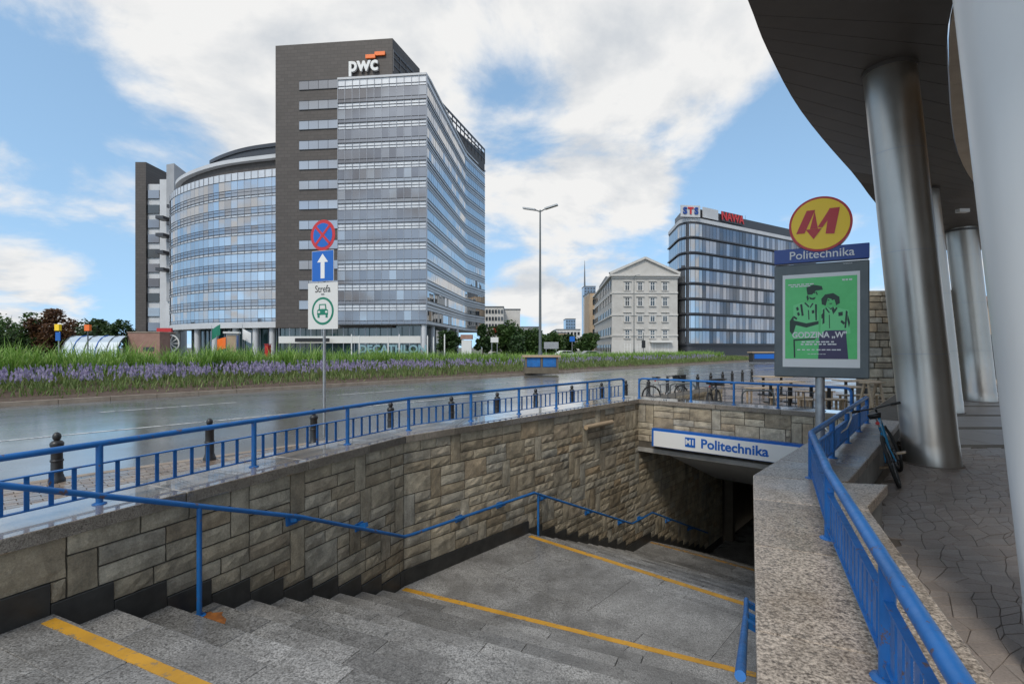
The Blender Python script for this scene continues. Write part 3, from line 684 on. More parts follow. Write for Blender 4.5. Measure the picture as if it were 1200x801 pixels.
# coping slabs
def coping(name, label, quads, z, mat, thick=.1):
    root = empty(name, (0, 0, 0), 0, label, 'coping')
    for q in quads:
        c = sum(q, Vector((0, 0))) / len(q); mb = MB(); mb.prism([p - c for p in q], -thick, random.uniform(-.001, .001))
        bevel(mb.build('coping_slab', mat, root, loc=(c.x, c.y, z)), .008, 2)
    return root
def run(fn0, fn1, s0, s1, step):
    out = []; s = s0
    while s < s1 - .05:
        e = min(s + step, s1); 
        if s1 - e < .3: e = s1
        g = .003; out.append([fn0(s + g), fn0(e - g), fn1(e - g), fn1(s + g)]); s = e
    return out
IN, OUT = 0.045, -0.70
q1 = run(lambda s: W0 + d1 * s + p1 * IN, lambda s: W0 + d1 * s + p1 * OUT, -3, SB - .75, 1.3)
q1.append([W0 + d1 * (SB - .747) + p1 * IN, miter(B1, IN), miter(B1, OUT), W0 + d1 * (SB - .747) + p1 * OUT])
q2 = [[miter(B1, IN) + d2 * .003, B1 + d2 * .9 + p2 * IN, B1 + d2 * .9 + p2 * OUT, miter(B1, OUT) + d2 * .003]]
q2 += run(lambda s: B1 + d2 * s + p2 * IN, lambda s: B1 + d2 * s + p2 * OUT, .9, BACK - .045, 1.3)
lc = coping('coping', 'wet polished granite coping of the long wall, mirroring the sky', q1 + q2, ZC_L, M['coping_wet'])
bc = coping('coping', 'granite coping of the wall above the station sign', run(lambda s: BL + p2 * s - d2 * .042, lambda s: BL + p2 * s + d2 * .52, -.7, WID2 + .25, 1.25), ZC_L, M['coping_wet'])
# right coping: section one is broader than section two
r0 = lambda s: R1 - d1 * s - p1 * .04
r1_ = lambda s: R1 - d1 * s + p1 * .81
qr = [[R1 + (p1 + p2).normalized() * -.04, R1 - d1 * .9 - p1 * .04, r1_(.9), R1 - d1 * .75 + p1 * .82, R1 + p1 * 1.14 + d1 * .16, R1 + p1 * .64 + d1 * .015]]
qr += run(r0, r1_, .903, 6.2, 1.15)
t2 = lambda s: R1 + d2 * s - p2 * .04
t2o = lambda s: R1 + d2 * s + p2 * .74
qs = [[R1 + (p1 + p2).normalized() * -.04 + d2 * .004, t2(1.0), t2o(1.0), R1 + p1 * .80 + d1 * .10 + d2 * .03, R1 + p1 * .62 + d1 * .02 + d2 * .01]]
qs += run(t2, t2o, 1.003, (BR_ - R1).dot(d2) + .55, 1.2)
rc = coping('coping', 'broad speckled granite coping under the right hand blue railing', qr + qs, ZC_R, M['coping'])
mb = MB(); mb.prism([r0(0) + p1 * .07, r0(6.2) + p1 * .07, r1_(6.2) - p1 * .05, r1_(.72) - p1 * .05, R1 + p1 * 1.08 + d1 * .10], -.2, ZC_R - .101); mb.prism([t2(-.1) + p2 * .07, t2(3.9) + p2 * .07, t2o(3.9) - p2 * .05, t2o(.1) - p2 * .05], -.2, ZC_R - .102); mb.build('coping_base', M['concrete'], rc)
mb = MB(); mb.prism([W0 - d1 * 3 + p1 * -.5, miter(B1, -.5), miter(B1, OUT + .05), W0 - d1 * 3 + p1 * (OUT + .05)], -.3, ZC_L - .101); mb.prism([miter(B1, -.5), B1 + d2 * BACK - p2 * .5, B1 + d2 * BACK + p2 * (OUT + .05), miter(B1, OUT + .05)], -.3, ZC_L - .102); mb.build('coping_base', M['concrete'], lc)

# ------------------------------------------------------------------ blue railings
def path_len(pts): return [ (b - a).length for a, b in zip(pts, pts[1:]) ]
def railing(name, label, pts, posts, z, h, zb0, zb1, bal_step, bal_w, r_top=.024, ends=(True, True), bal_mat='blue', post_r=.024, panel_off=.0, group=None):
    """pts: plan polyline of 2d vectors; posts: list of plan points"""
    root = empty(name, (posts[0].x, posts[0].y, z), 0, label, 'railing', group); o = posts[0]
    L = [v3(p - o, h - r_top) for p in pts]
    path = []
    def arc(a, b, c):     # rounded end: a foot, b corner, c next
        out = []; ra = min(.11, (b - c).length * .3); u1 = (a - b).normalized(); u2 = (c - b).normalized()
        for k in range(6):
            f = k / 5; q0 = b + u1 * ra * (1 - f); q1 = b + u2 * ra * f; out.append(q0 * (1 - f) + q1 * f)
        return out
    if ends[0]: path += [v3(pts[0] - o, .0)] + arc(v3(pts[0] - o, 0), L[0], L[1])
    else: path.append(L[0])
    path += L[1:-1]
    if ends[1]: path += list(reversed(arc(v3(pts[-1] - o, 0), L[-1], L[-2]))) + [v3(pts[-1] - o, 0)]
    else: path.append(L[-1])
    mb = MB(); mb.tube(path, r_top, 10); mb.build('top_rail', M['blue'], root)
    for i, p in enumerate(posts):
        mb = MB(); mb.lathe([(post_r, -.002), (post_r, h - r_top)], 10); q = mb.build('post', M['blue'], root, loc=v3(p - o, 0))
        mb = MB(); mb.lathe([(post_r * 2.0, .0), (post_r * 2.0, .006), (post_r * 1.2, .014)], 10); mb.build('foot_plate', M['blue'], q)
    bm_ = MB(); bm_.box((0, 0, (zb0 + zb1) / 2), (bal_w, .009, zb1 - zb0)); me = bm_.mesh('baluster', M[bal_mat])
    for a, b_ in zip(posts, posts[1:]):
        t = (b_ - a); Ls = t.length; t = t / Ls; nrm = Vector((-t.y, t.x)) * panel_off
        for zz in (zb0, zb1):
            mb = MB(); mb.bar(v3(a - o + nrm, zz), v3(b_ - o + nrm, zz), .034, .010); mb.build('panel_bar', M[bal_mat], root)
        n = max(1, round(Ls / bal_step))
        for k in range(n):
            if k == 0: continue
            q = a + t * (Ls * k / n) + nrm; link('baluster', me, root, v3(q - o, 0), (0, 0, math.atan2(t.y, t.x)))
    return root
HL = 0.486
def lp(s): return LW(s, -0.24) if s < SB - .05 else B1 + d2 * (s - SB) + p2 * -0.24
posts_l = []
# post points found from the photograph along the coping
for s in (-2.85, -1.0, 0.52, 2.0, 3.35): posts_l.append(W0 + d1 * s + p1 * -.24)
posts_l = [W0 + d1 * s + p1 * -.24 for s in (-2.4, -.98, .41, 1.76, 3.08)] + [B1 + d2 * s + p2 * -.30 for s in (.31, 1.56, 2.76, 3.89, 5.0, 5.9, 6.55)]
left_rail = railing('railing', 'long blue tubular railing on the wet coping beside the road', posts_l, posts_l, ZC_L, HL, .06, .30, .145, .030, ends=(False, True), panel_off=.05)
bp = [BL + p2 * s + d2 * .2 for s in (-.08, 1.18, 2.10, 2.95, 3.73)]
back_pts = [bp[0], BL + p2 * 3.75 + d2 * .2, BL + p2 * 4.25 + d2 * .02]
back_rail = railing('railing', 'blue railing with thin dark bars above the station sign', [bp[0], bp[-1], BL + p2 * 4.2 + d2 * .05], bp, ZC_L, HL, .05, .34, .17, .012, ends=(True, True), bal_mat='mullion')
rp = [R1 - d1 * 5.6 + p1 * .43, R1 - d1 * 4.85 + p1 * .43] + [R1 - d1 * s + p1 * .43 for s in (3.38, 1.72)]
rcorner = R1 + Vector((.50, -.10))
rp = rp + [rcorner] + [rcorner + (Vector((6.25, 9.0)) - rcorner) * f for f in (.25, .5, .75, .98)]
right_rail = railing('railing', 'blue railing bending along the broad granite coping beside the columns', rp, rp, ZC_R, HL, .075, .32, .105, .062, r_top=.03, ends=(False, True), post_r=.03)

# wall handrails on brackets
def handrail(name, label, pts, posts=(), brackets=(), r=.022, inward=None):
    o = Vector(pts[0]); root = empty(name, o, 0, label, 'handrail')
    mb = MB(); mb.tube([Vector(p) - o for p in pts], r, 10); mb.build('rail', M['blue'], root)
    for p, zb in posts:
        p = Vector(p); mb = MB(); mb.tube([Vector((0, 0, zb - p.z)), Vector((0, 0, 0))], r * .95, 10); q = mb.build('post', M['blue'], root, loc=p - o)
        mb = MB(); mb.lathe([(.05, 0), (.05, .008)], 12); mb.build('foot_plate', M['blue'], q, loc=(0, 0, zb - p.z))
    for p, nv in brackets:
        p = Vector(p); nv = Vector(nv); mb = MB(); mb.bar(Vector((0, 0, -.012)), Vector((nv.x, nv.y, -.05)), .05, .05)
        q = mb.build('bracket', M['blue'], root, loc=p - o)
        mb = MB(); mb.bar(Vector((nv.x * .8, nv.y * .8, -.05)), Vector((nv.x, nv.y, -.05)), .13, .09); mb.build('wall_plate', M['blue'], q)
    return root
HO = .13
def hp(s, z): return v3(LW(s, HO), z)
def zrail1(s): return .48 - .383 * (s - .95)
h_pts = [hp(-1.6, zrail1(-1.6)), hp(2, zrail1(2)), v3(W0 + d1 * 3.72 + p1 * HO, -.70), v3(miter(B1, HO), -.73), v3(B1 + d2 * S2 + p2 * HO, -.72), v3(B1 + d2 * (S2 + 3.5) + p2 * HO, -2.16), v3(B1 + d2 * (S2 + 4.5) + p2 * HO, -2.15), v3(B1 + d2 * (S2 + 8.0) + p2 * HO, -3.58)]
h_post = [(hp(.95, zrail1(.95)), -3 * RI), (v3(B1 + d2 * (S2 + .12) + p2 * HO, -.75), -1.595)]
h_br = [(hp(s, zrail1(s)), v3(-p1 * HO, 0)) for s in (2.0, 3.0)] + [(v3(B1 + d2 * s + p2 * HO, -.73 if s < S2 else -.72 - .411 * (s - S2)), v3(-p2 * HO, 0)) for s in (1.0, 1.9, 3.0, 4.5, 5.8)] + [(v3(B1 + d2 * s + p2 * HO, -2.15), v3(-p2 * HO, 0)) for s in (6.7,)] + [(v3(B1 + d2 * s + p2 * HO, -2.15 - .41 * (s - S2 - 4.5)), v3(-p2 * HO, 0)) for s in (8.2, 9.6)]
handrail('handrail', 'long blue handrail following the stairs along the stone wall', h_pts, h_post, h_br)
hr = lambda s, z: v3(R1 - d1 * s - p1 * .10, z)
handrail('handrail', 'short blue handrail bracketed on the wall below the broad granite coping', [hr(.35, -.66), hr(.75, -.60), hr(3.6, .48)], (), [(hr(.42, -.65), v3(p1 * .1, 0)), (hr(.8, -.58), v3(p1 * .1, 0)), (hr(1.5, -.31), v3(p1 * .1, 0))])

# pale wall lamp on the long wall
q = B1 + d2 * 4.85 + p2 * .03; lampw = empty('wall_lamp', v3(q, .21), math.atan2(d2.y, d2.x), 'pale tubular lamp fixed high on the long stone wall', 'lamp')
mb = MB(); mb.tube([(-.5, -.06, 0), (.5, -.06, 0)], .05, 12); mb.build('diffuser', M['wood'], lampw)
mb = MB(); mb.box((0, -.01, 0), (.94, .07, .05)); mb.build('back_plate', M['galv'], lampw)

# long station sign on the back wall
sg = empty('station_sign', v3(BL - d2 * .06, -.22), math.atan2(p2.y, p2.x), 'long white station sign with blue lettering on the stone wall over the passage', 'sign')
X0, X1 = .44, 4.12
mb = MB(); mb.box(((X0 + X1) / 2, -.07, 0), (X1 - X0, .14, .40)); mb.build('case', M['signblue'], sg)
mb = MB(); mb.box(((X0 + X1) / 2 + .02, -.146, -.02), (X1 - X0 - .06, .012, .34)); mb.build('face', M['white'], sg)
mb = MB(); mb.box((1.33, -.156, -.01), (.22, .012, .20)); mq = mb.build('line_badge', M['signblue'], sg)
link('badge_lettering', text_mesh('M1', .16, .002, M['white'], .004, fit=.17), mq, (1.33, -.165, -.012))
link('lettering', text_mesh('Politechnika', .27, .002, M['signblue'], .007, fit=1.32), sg, (2.22, -.156, -.015))

# ------------------------------------------------------------------ station floor, columns, canopy
def fz(Y): return 0.0 if Y < 8.9 else (-.08 if Y > 10.2 else -.08 * (Y - 8.9) / 1.3)
fl_in = lambda s: R1 + d2 * s + p2 * .72
mb = MB()
pl_poly = [W0 - d1 * 8 + p1 * 5.3, R1 - d1 * 6.2 + p1 * .7, R1 - d1 * .7 + p1 * .7, R1 + p1 * 1.0, R1 + d2 * .3 + p2 * .7, R1 + d2 * 4 + p2 * .7, R1 + d2 * 4 + p2 * 45, W0 - d1 * 8 + p1 * 50]
mb.prism(pl_poly, -.3, -.012)
mb.build('station_floor', M['joint']); tag(bpy.data.objects['station_floor'], kind='structure')
# setts near the camera: real stones
fl = bpy.data.objects['station_floor']
def lat(i, j):
    r_ = random.Random(i * 7919 + j * 104729); x = 1.0 + i * .158 + (.079 if j % 2 else 0); y = .7 + j * .116 + .09 * math.sin(i * .43 + j * .07)
    return Vector((x + r_.uniform(-.052, .052), y + r_.uniform(-.04, .04)))
cand = []
for j in range(0, 78):
    for i in range(0, 86):
        k0 = 0 if j % 2 == 0 else 1                      # staggered rows: lower edge gains a corner of the row below
        pts = [lat(i, j), lat(i + 1, j), lat(i + 1 + (0 if j % 2 == 0 else 1), j + 1) if j % 2 else lat(i + 1, j + 1), lat(i + (1 if j % 2 else 0), j + 1)]
        c = sum(pts, Vector((0, 0))) / 4; q_ = c - R1
        if q_.dot(d1) < .12:
            if q_.dot(p1) < (.90 if q_.dot(d1) < -.75 else .90 + .34 * min(1, (q_.dot(d1) + .75) / .75)): continue
        elif q_.dot(p2) < .84: continue
        if c.y > 9.2 or c.y < 2.2: continue
        if 600 + 600 * c.x / c.y > 1225: continue
        cand.append((c.length, c, pts))
cand.sort(key=lambda c: c[0]); rest = MB()
for i, (dist, c, pts) in enumerate(cand):
    z = random.uniform(-.0025, .0015); rel = [p - c for p in pts]
    o_ = [r_ * (1 - .0022 / max(.03, r_.length)) for r_ in rel]; i_ = [r_ * (1 - .007 / max(.03, r_.length)) for r_ in rel]
    vs = [v3(p, -.03) for p in o_] + [v3(p, -.003) for p in o_] + [v3(p, .001 + random.uniform(-.001, .001)) for p in i_]
    fs = [(8, 9, 10, 11)] + [(4 + k_, 4 + (k_ + 1) % 4, 8 + (k_ + 1) % 4, 8 + k_) for k_ in range(4)] + [(k_, (k_ + 1) % 4, 4 + (k_ + 1) % 4, 4 + k_) for k_ in range(4)]
    if i < 300: mb = MB(); mb.add(vs, fs); mb.build('paving_stone', M['sett'], fl, loc=(c.x, c.y, z))
    else: rest.add([v + Vector((c.x, c.y, z)) for v in vs], fs)
tag(rest.build('paving_stones', M['sett_isl'], fl, recalc=False), kind='stuff')
mb = MB(); fpoly = [R1 + d2 * 3.9 + p2 * .72, R1 + d2 * 26 + p2 * .72, R1 + d2 * 26 + p2 * 40, R1 + d2 * 3.0 + p2 * 14, R1 + d2 * 2.6 + p2 * 3.2]
mb = MB(); mb.sheet([P(1000, 540, 0), P(1190, 540, 0), v3(Vector((34, 9.2)), 0), v3(Vector((34, 60)), 0), v3(Vector((14.5, 24)), 0), v3(R1 + d2 * 5.3 + p2 * .7, 0)], .0)
# far floor slabs with bands
far_floor = empty('plaza_floor', (0, 0, 0), kind='structure')
yb = 9.2
for j in range(14):
    y0 = yb; y1 = yb + (.9 if j % 3 else .35); yb = y1
    for i in range(14):
        xa = 5.3 + i * 1.6 + (.5 if j % 2 else 0); xb = xa + 1.592
        if Vector((xa, y0)).x < (R1 + d2 * ((y0 - R1.y) / d2.y)).x + 1.15: 
            xa = (R1 + d2 * ((y0 - R1.y) / d2.y)).x + 1.15
            if xa > xb - .1: continue
        c = Vector(((xa + xb) / 2, (y0 + y1) / 2)); mb = MB(); mb.prism([(xa - c.x, y0 + .004 - c.y), (xb - c.x, y0 + .004 - c.y), (xb - c.x, y1 - .004 - c.y), (xa - c.x, y1 - .004 - c.y)], -.2, random.uniform(-.0015, .0015))
        mb.build('slab', M['floor_slab'] if j % 3 else M['plaster_dark'], far_floor, loc=(c.x, c.y, -.008 if y0 < 10 else -.012))

def column(label, base, D, ztop, mat, lean=.085, collar=True):
    root = empty('column', (base[0], base[1], 0), 0, label, 'column', 'leaning columns carrying the canopy')
    h = ztop; off = Vector((-p2.x, -p2.y, 0)) * lean
    mb = MB(); N = 40; vs = []
    segs = [0, .34, .345, 1.7, 1.704, 3.3, 3.304, 4.9, 4.904, h + .06]
    for z in segs:
        for k in range(N):
            a = 2 * math.pi * k / N; r_ = D / 2 * (1.012 if z <= .34 else 1.0); vs.append(off * z + Vector((r_ * math.cos(a), r_ * math.sin(a), z)))
    mb.add(vs, [(i * N + k, i * N + (k + 1) % N, (i + 1) * N + (k + 1) % N, (i + 1) * N + k) for i in range(len(segs) - 1) for k in range(N)], True)
    mb.build('shaft', mat, root)
    mb = MB(); mb.lathe([(D / 2 * 1.09, -.01), (D / 2 * 1.09, .012)], 40); mb.build('base_ring', M['joint'], root)
    for zz in ((1.7, 3.3, 4.9) if mat != M['column_lit'] else ()):
        mb = MB(); c = off * zz + Vector((0, 0, zz)); mb.lathe([(D / 2 * 1.001, -.004), (D / 2 * 1.001, .004)], 40, c); mb.build('seam', M['mullion_l'], root)
    mb = MB(); mb.lathe([(D / 2 * 1.05, -.05), (D / 2 * 1.05, .02)], 40, off * (h - .01) + Vector((0, 0, h - .01))); mb.build('head_ring', M['canopy'], root)
    return root
ZCAN = 6.3
column('stout metal clad leaning column beside the blue bicycle', (6.52, 7.95), .72, ZCAN, M['column'])
column('slim dark leaning column half hidden behind the stout one', (12.15, 14.3), .74, ZCAN, M['column'])
column('leaning column with a bright metallic sheen in the back of the row', (15.75, 17.2), .86, 5.8, M['column'])
column('smooth leaning column in a sky-lit tone at the edge of the cobbles', (3.2, 2.6), .80, ZCAN, M['column_lit'])

can = empty('canopy', (0, 0, 0), 0, 'dark curved canopy on leaning columns over the station forecourt', 'canopy')
# edges on the soffit plane
outer = [Vector(q) for q in ((-1.2, .2), (.45, 2.9), (1.75, 4.9), (3.05, 6.63), (3.89, 7.78), (5.5, 9.75), (8.0, 12.4), (11.0, 15.4), (14.6, 18.6), (18.6, 21.6))]
inner = [Vector(q) for q in ((2.2, -.6), (3.5, 2.2), (4.55, 4.4), (5.72, 6.63), (7.5, 8.8), (10.35, 11.9), (13.2, 14.5), (15.6, 16.3), (18.2, 17.9), (21.2, 19.4))]
def refine(pts, n=4):
    out = []
    for i in range(len(pts) - 1):
        p0, p1_, p2_, p3_ = pts[max(0, i - 1)], pts[i], pts[i + 1], pts[min(len(pts) - 1, i + 2)]
        for k in range(n):
            t = k / n; out.append(.5 * ((2 * p1_) + (-p0 + p2_) * t + (2 * p0 - 5 * p1_ + 4 * p2_ - p3_) * t * t + (-p0 + 3 * p1_ - 3 * p2_ + p3_) * t ** 3))
    out.append(pts[-1]); return out
oc, ic = refine(outer), refine(inner)
def zc(i): 
    y = oc[i].y; return ZCAN if y < 13.5 else ZCAN - .5 * min(1, (y - 13.5) / 4)
NP = len(oc)
for i in range(0, NP - 1):                     # soffit panels with fine joints
    mb = MB(); e = .01
    a0, a1, b0, b1 = oc[i].lerp(oc[i + 1], e), oc[i].lerp(oc[i + 1], 1 - e), ic[i].lerp(ic[i + 1], e), ic[i].lerp(ic[i + 1], 1 - e)
    z0, z1 = zc(i), zc(i + 1)
    mb.add([v3(a0, z0), v3(a1, z1), v3(b1, z1), v3(b0, z0), v3(a0, z0 + .04), v3(a1, z1 + .04), v3(b1, z1 + .04), v3(b0, z0 + .04)], [(3, 2, 1, 0), (4, 5, 6, 7), (0, 1, 5, 4), (1, 2, 6, 5), (2, 3, 7, 6), (3, 0, 4, 7)])
    mb.build('soffit_panel', M['canopy'], can)
mb = MB(); n_ = NP
top = [v3(p, zc(i) + .03) for i, p in enumerate(oc)] + [v3(p, zc(i) + .03) for i, p in enumerate(ic)] + [v3(p, zc(i) + .5) for i, p in enumerate(oc)] + [v3(p, zc(i) + .5) for i, p in enumerate(ic)]
mb.add(top, [(i, i + 1, n_ + i + 1, n_ + i) for i in range(n_ - 1)] + [(2 * n_ + i, 3 * n_ + i, 3 * n_ + i + 1, 2 * n_ + i + 1) for i in range(n_ - 1)] + [(i, 2 * n_ + i, 2 * n_ + i + 1, i + 1) for i in range(n_ - 1)] + [(n_ + i, n_ + i + 1, 3 * n_ + i + 1, 3 * n_ + i) for i in range(n_ - 1)])
mb.build('roof_shell', M['canopy'], can)
# stone band and timber lining on the inner edge
def inward(i): 
    t = (ic[min(i + 1, NP - 1)] - ic[max(0, i - 1)]).normalized(); return Vector((t.y, -t.x))
for name, o0, o1, dz0, dz1, mat in (('fascia_band', .02, .24, -.02, .02, 'fascia_stone'), ('fascia_band', .27, .50, .02, .06, 'fascia_stone'), ('timber_lining', .55, 4.5, 1.0, 1.3, 'fascia_wood')):
    for i in range(NP - 1):
        mb = MB(); a, b_ = ic[i], ic[i + 1]; na, nb_ = inward(i), inward(i + 1); e = .006
        q = [a + na * o0, b_ + nb_ * o0, b_ + nb_ * o1, a + na * o1]; m_ = sum(q, Vector((0, 0))) / 4; q = [m_ + (x - m_) * (1 - e) for x in q]
        zz0 = (zc(i) + zc(i + 1)) / 2; mb.prism(q, zz0 + dz0, zz0 + dz1 + .08); mb.build(name, M[mat], can)
stw = empty('station_shade_wall', (0, 0, 0), kind='structure')  # unseen station wall, added to darken the columns and the forecourt floor
for i in range(NP - 1):
    a, b_ = ic[i] + inward(i) * 3.4, ic[i + 1] + inward(i + 1) * 3.4
    if a.y > 9.0: break
    t_ = (b_ - a).normalized(); nn_ = Vector((t_.y, -t_.x)); e = .03
    mb = MB(); mb.prism([a + t_ * e, b_ - t_ * e, b_ - t_ * e + nn_ * .25, a + t_ * e + nn_ * .25], -.05, 8.2); mb.build('wall_panel', M['stucco_tan'] if i % 2 else M['pane_dark'], stw)
mb = MB(); mb.box((0, 0, 0), (.30, .16, .10)); mb.build('soffit_light', M['white'], can, loc=PY(1128, 247, 15.2))

# ------------------------------------------------------------------ station totem
TY = 6.72; tp = Vector((PX(961, TY), TY)); ar = math.atan2(-.515, .857)
tot = empty('station_totem', v3(tp, ZC_R), ar, 'metro totem with a round red and yellow emblem above a framed green poster', 'totem')
def zt(v): return EYE - (v - 407) / 600 * TY - ZC_R
mb = MB(); mb.lathe([(.055, 0), (.055, zt(440))], 16); pq = mb.build('pole', M['galv'], tot)
mb = MB(); mb.lathe([(.13, 0), (.13, .015)], 16); mb.build('base_plate', M['galv'], pq)
CWD = 1.06; zb_, ztp = zt(442), zt(309); zc_ = (zb_ + ztp) / 2
mb = MB(); mb.box((0, 0, zc_), (CWD, .16, ztp - zb_)); bevel(mb.build('display_case', M['caselgrey'], tot), .015, 2)
PW, PH = .86, 1.22
pz = zc_ + .0
mb = MB(); mb.box((.0, -.084, pz), (PW, .006, PH)); poster = mb.build('poster', M['white'], tot)
gz0 = pz - PH / 2 + .11; gz1 = pz + PH / 2 - .05
def flat(poly, y, name, mat, parent, th=.0012):
    mb = MB(); n = len(poly); vs = [(x, y, z) for x, z in poly] + [(x, y + th, z) for x, z in poly]
    mb.add(vs, [tuple(range(n)), tuple(range(2 * n - 1, n - 1, -1))] + [(i, (i + 1) % n, (i + 1) % n + n, i + n) for i in range(n)]); return mb.build(name, M[mat], parent)
flat([(-.40, gz0), (.40, gz0), (.40, gz1), (-.40, gz1)], -.0895, 'printed_ground', 'postergreen', poster)
def q(cx, cy):    # crop pixels (poster spans 115-385 x, 340-635 y) -> local
    return (-.40 + (cx - 118) / 267 * .80, gz1 - (cy - 328) / 306 * (gz1 - gz0))
def shape(pts, mat, name='printed_shape', y=-.0912): flat([q(*p) for p in pts], y, name, mat, poster)
shape([(150, 430), (185, 420), (235, 425), (246, 470), (246, 545), (150, 545)], 'posterlight', y=-.0906)
shape([(258, 445), (300, 440), (355, 455), (362, 540), (252, 545)], 'posterlight', y=-.0906)
shape([(200, 365), (225, 355), (258, 362), (262, 376), (236, 378), (222, 392), (204, 392)], 'posterdark')
shape([(256, 410), (270, 394), (300, 390), (322, 405), (324, 428), (310, 436), (305, 415), (280, 408), (272, 436), (258, 430)], 'posterdark')
shape([(136, 490), (150, 470), (152, 488), (200, 500), (246, 492), (246, 504), (200, 516), (160, 506), (148, 545), (136, 530)], 'posterdark')
shape([(176, 428), (184, 426), (190, 470), (182, 472)], 'posterdark'); shape([(232, 428), (240, 430), (240, 490), (234, 490)], 'posterdark')
shape([(262, 450), (268, 446), (268, 500), (260, 505)], 'posterdark'); shape([(300, 440), (306, 452), (300, 470), (294, 452)], 'posterdark')
shape([(345, 455), (352, 460), (346, 520), (340, 520)], 'posterdark')
shape([(210, 400), (222, 405), (236, 402), (230, 412), (214, 410)], 'posterdark'); shape([(278, 440), (290, 446), (300, 440), (292, 452)], 'posterdark')
for pts in ([(206, 392), (210, 408), (204, 416), (200, 400)], [(238, 380), (243, 392), (240, 396), (236, 386)], [(216, 386), (224, 384), (224, 388), (216, 390)], [(228, 384), (235, 383), (235, 387), (228, 388)], [(196, 420), (212, 436), (208, 440), (192, 424)], [(222, 424), (212, 440), (216, 442), (228, 426)],
            [(160, 440), (168, 436), (172, 448), (164, 452)], [(164, 460), (172, 456), (176, 468), (168, 472)], [(206, 450), (210, 450), (212, 486), (208, 486)], [(220, 452), (230, 450), (230, 462), (221, 464)], [(152, 470), (166, 480), (162, 486), (150, 478)], [(280, 414), (286, 413), (286, 417), (280, 418)], [(294, 412), (300, 412), (300, 416), (294, 416)],
            [(286, 428), (296, 427), (296, 430), (286, 431)], [(274, 442), (288, 462), (284, 464), (270, 446)], [(310, 442), (300, 462), (304, 464), (316, 446)], [(318, 462), (334, 460), (334, 474), (319, 476)], [(284, 470), (287, 470), (288, 520), (285, 520)], [(256, 470), (262, 462), (264, 480), (257, 484)], [(330, 490), (342, 500), (338, 508), (326, 498)], [(352, 470), (360, 500), (356, 520), (350, 490)]):
    shape(pts, 'posterdark', 'printed_stroke', -.0916)
shape([(244, 634), (248, 552), (270, 528), (345, 528), (350, 590), (354, 634)], 'posterviolet', y=-.0909)
shape([(150, 560), (238, 556), (232, 562), (156, 566), (158, 630), (152, 630)], 'posterdark')
link('printed_title', text_mesh('GODZINA „W"', .105, .0008, M['white'], .003, .86), poster, (q(247, 545)[0], -.0925, q(247, 545)[1]))
def bars(cx, cy, w, h, n):
    rnd = random.Random(cx * cy); x = cx - w / 2
    mb = MB()
    for k in range(n):
        ww = w / n * rnd.uniform(.55, .95); a = q(x, cy); b_ = q(x + ww, cy + h); mb.box(((a[0] + b_[0]) / 2, -.0925, (a[1] + b_[1]) / 2), (b_[0] - a[0], .001, abs(a[1] - b_[1]))); x += w / n
    mb.build('printed_small_lettering', M['white'], poster)
bars(246, 568, 128, 5, 7); bars(246, 577, 134, 5, 8); bars(248, 598, 166, 4, 9); bars(180, 350, 100, 4, 6); bars(180, 357, 80, 4, 5); bars(350, 340, 36, 6, 3); bars(240, 615, 70, 2, 6)
link('maker_mark', text_mesh('WARSAW', .022, .0006, M['white'], 0), tot, (.30, -.082, ztp - .03))
sb = empty('x', (0, 0, 0)); bpy.data.objects.remove(sb)
zs0, zs1 = zt(309), zt(290)
mb = MB(); mb.box((.0, -.01, (zs0 + zs1) / 2 + .01), (CWD + .0, .13, .19)); nb2 = bevel(mb.build('name_board', M['darkblue'], tot), .006, 1)
link('name_lettering', text_mesh('Politechnika', .15, .002, M['white'], .001), nb2, (.01, -.078, (zs0 + zs1) / 2 + .008))
zd = zt(264); rd = .355
def disc(r, y0, y1, mat, name, parent):
    mb = MB(); n = 56; vs = [(r * math.cos(2 * math.pi * k / n), y, r * math.sin(2 * math.pi * k / n) + zd) for y in (y0, y1) for k in range(n)]
    mb.add(vs, [(k, (k + 1) % n, n + (k + 1) % n, n + k) for k in range(n)], True); mb.add(vs[:n], [tuple(range(n))]); mb.add(vs[n:], [tuple(range(n - 1, -1, -1))]); return mb.build(name, M[mat], parent)
em = disc(rd, -.09, .07, 'metrored', 'emblem_disc', tot)
disc(rd - .028, -.0965, -.088, 'metroyel', 'emblem_face', em)
sM = rd / 118
def mshape(pts): flat([(x * sM, y * sM + zd) for x, y in pts], -.101, 'emblem_letter', 'metrored', em, .004)
mshape([(-90, -35), (-58, -35), (-18, 62), (-50, 62)])
mshape([(-20, 56), (-8, -19), (-38, -19)]); flat([(x * sM, y * sM + zd) for x, y in ((-54, -20), (6, -20), (-24, -64))], -.1022, 'emblem_arrow', 'metrored', em, .004)
flat([(x * sM, y * sM + zd) for x, y in ((36, 62), (62, 62), (8, -17), (-9, -14))], -.1026, 'emblem_letter', 'metrored', em, .004)
flat([(x * sM, y * sM + zd) for x, y in ((34, 62), (72, 62), (52, -48), (20, -45))], -.103, 'emblem_letter', 'metrored', em, .004)
for x in (-.2, .2):
    mb = MB(); mb.box((x, .02, (zd - rd + zs1) / 2 + .06), (.04, .04, .25)); mb.build('bracket', M['galv'], tot)

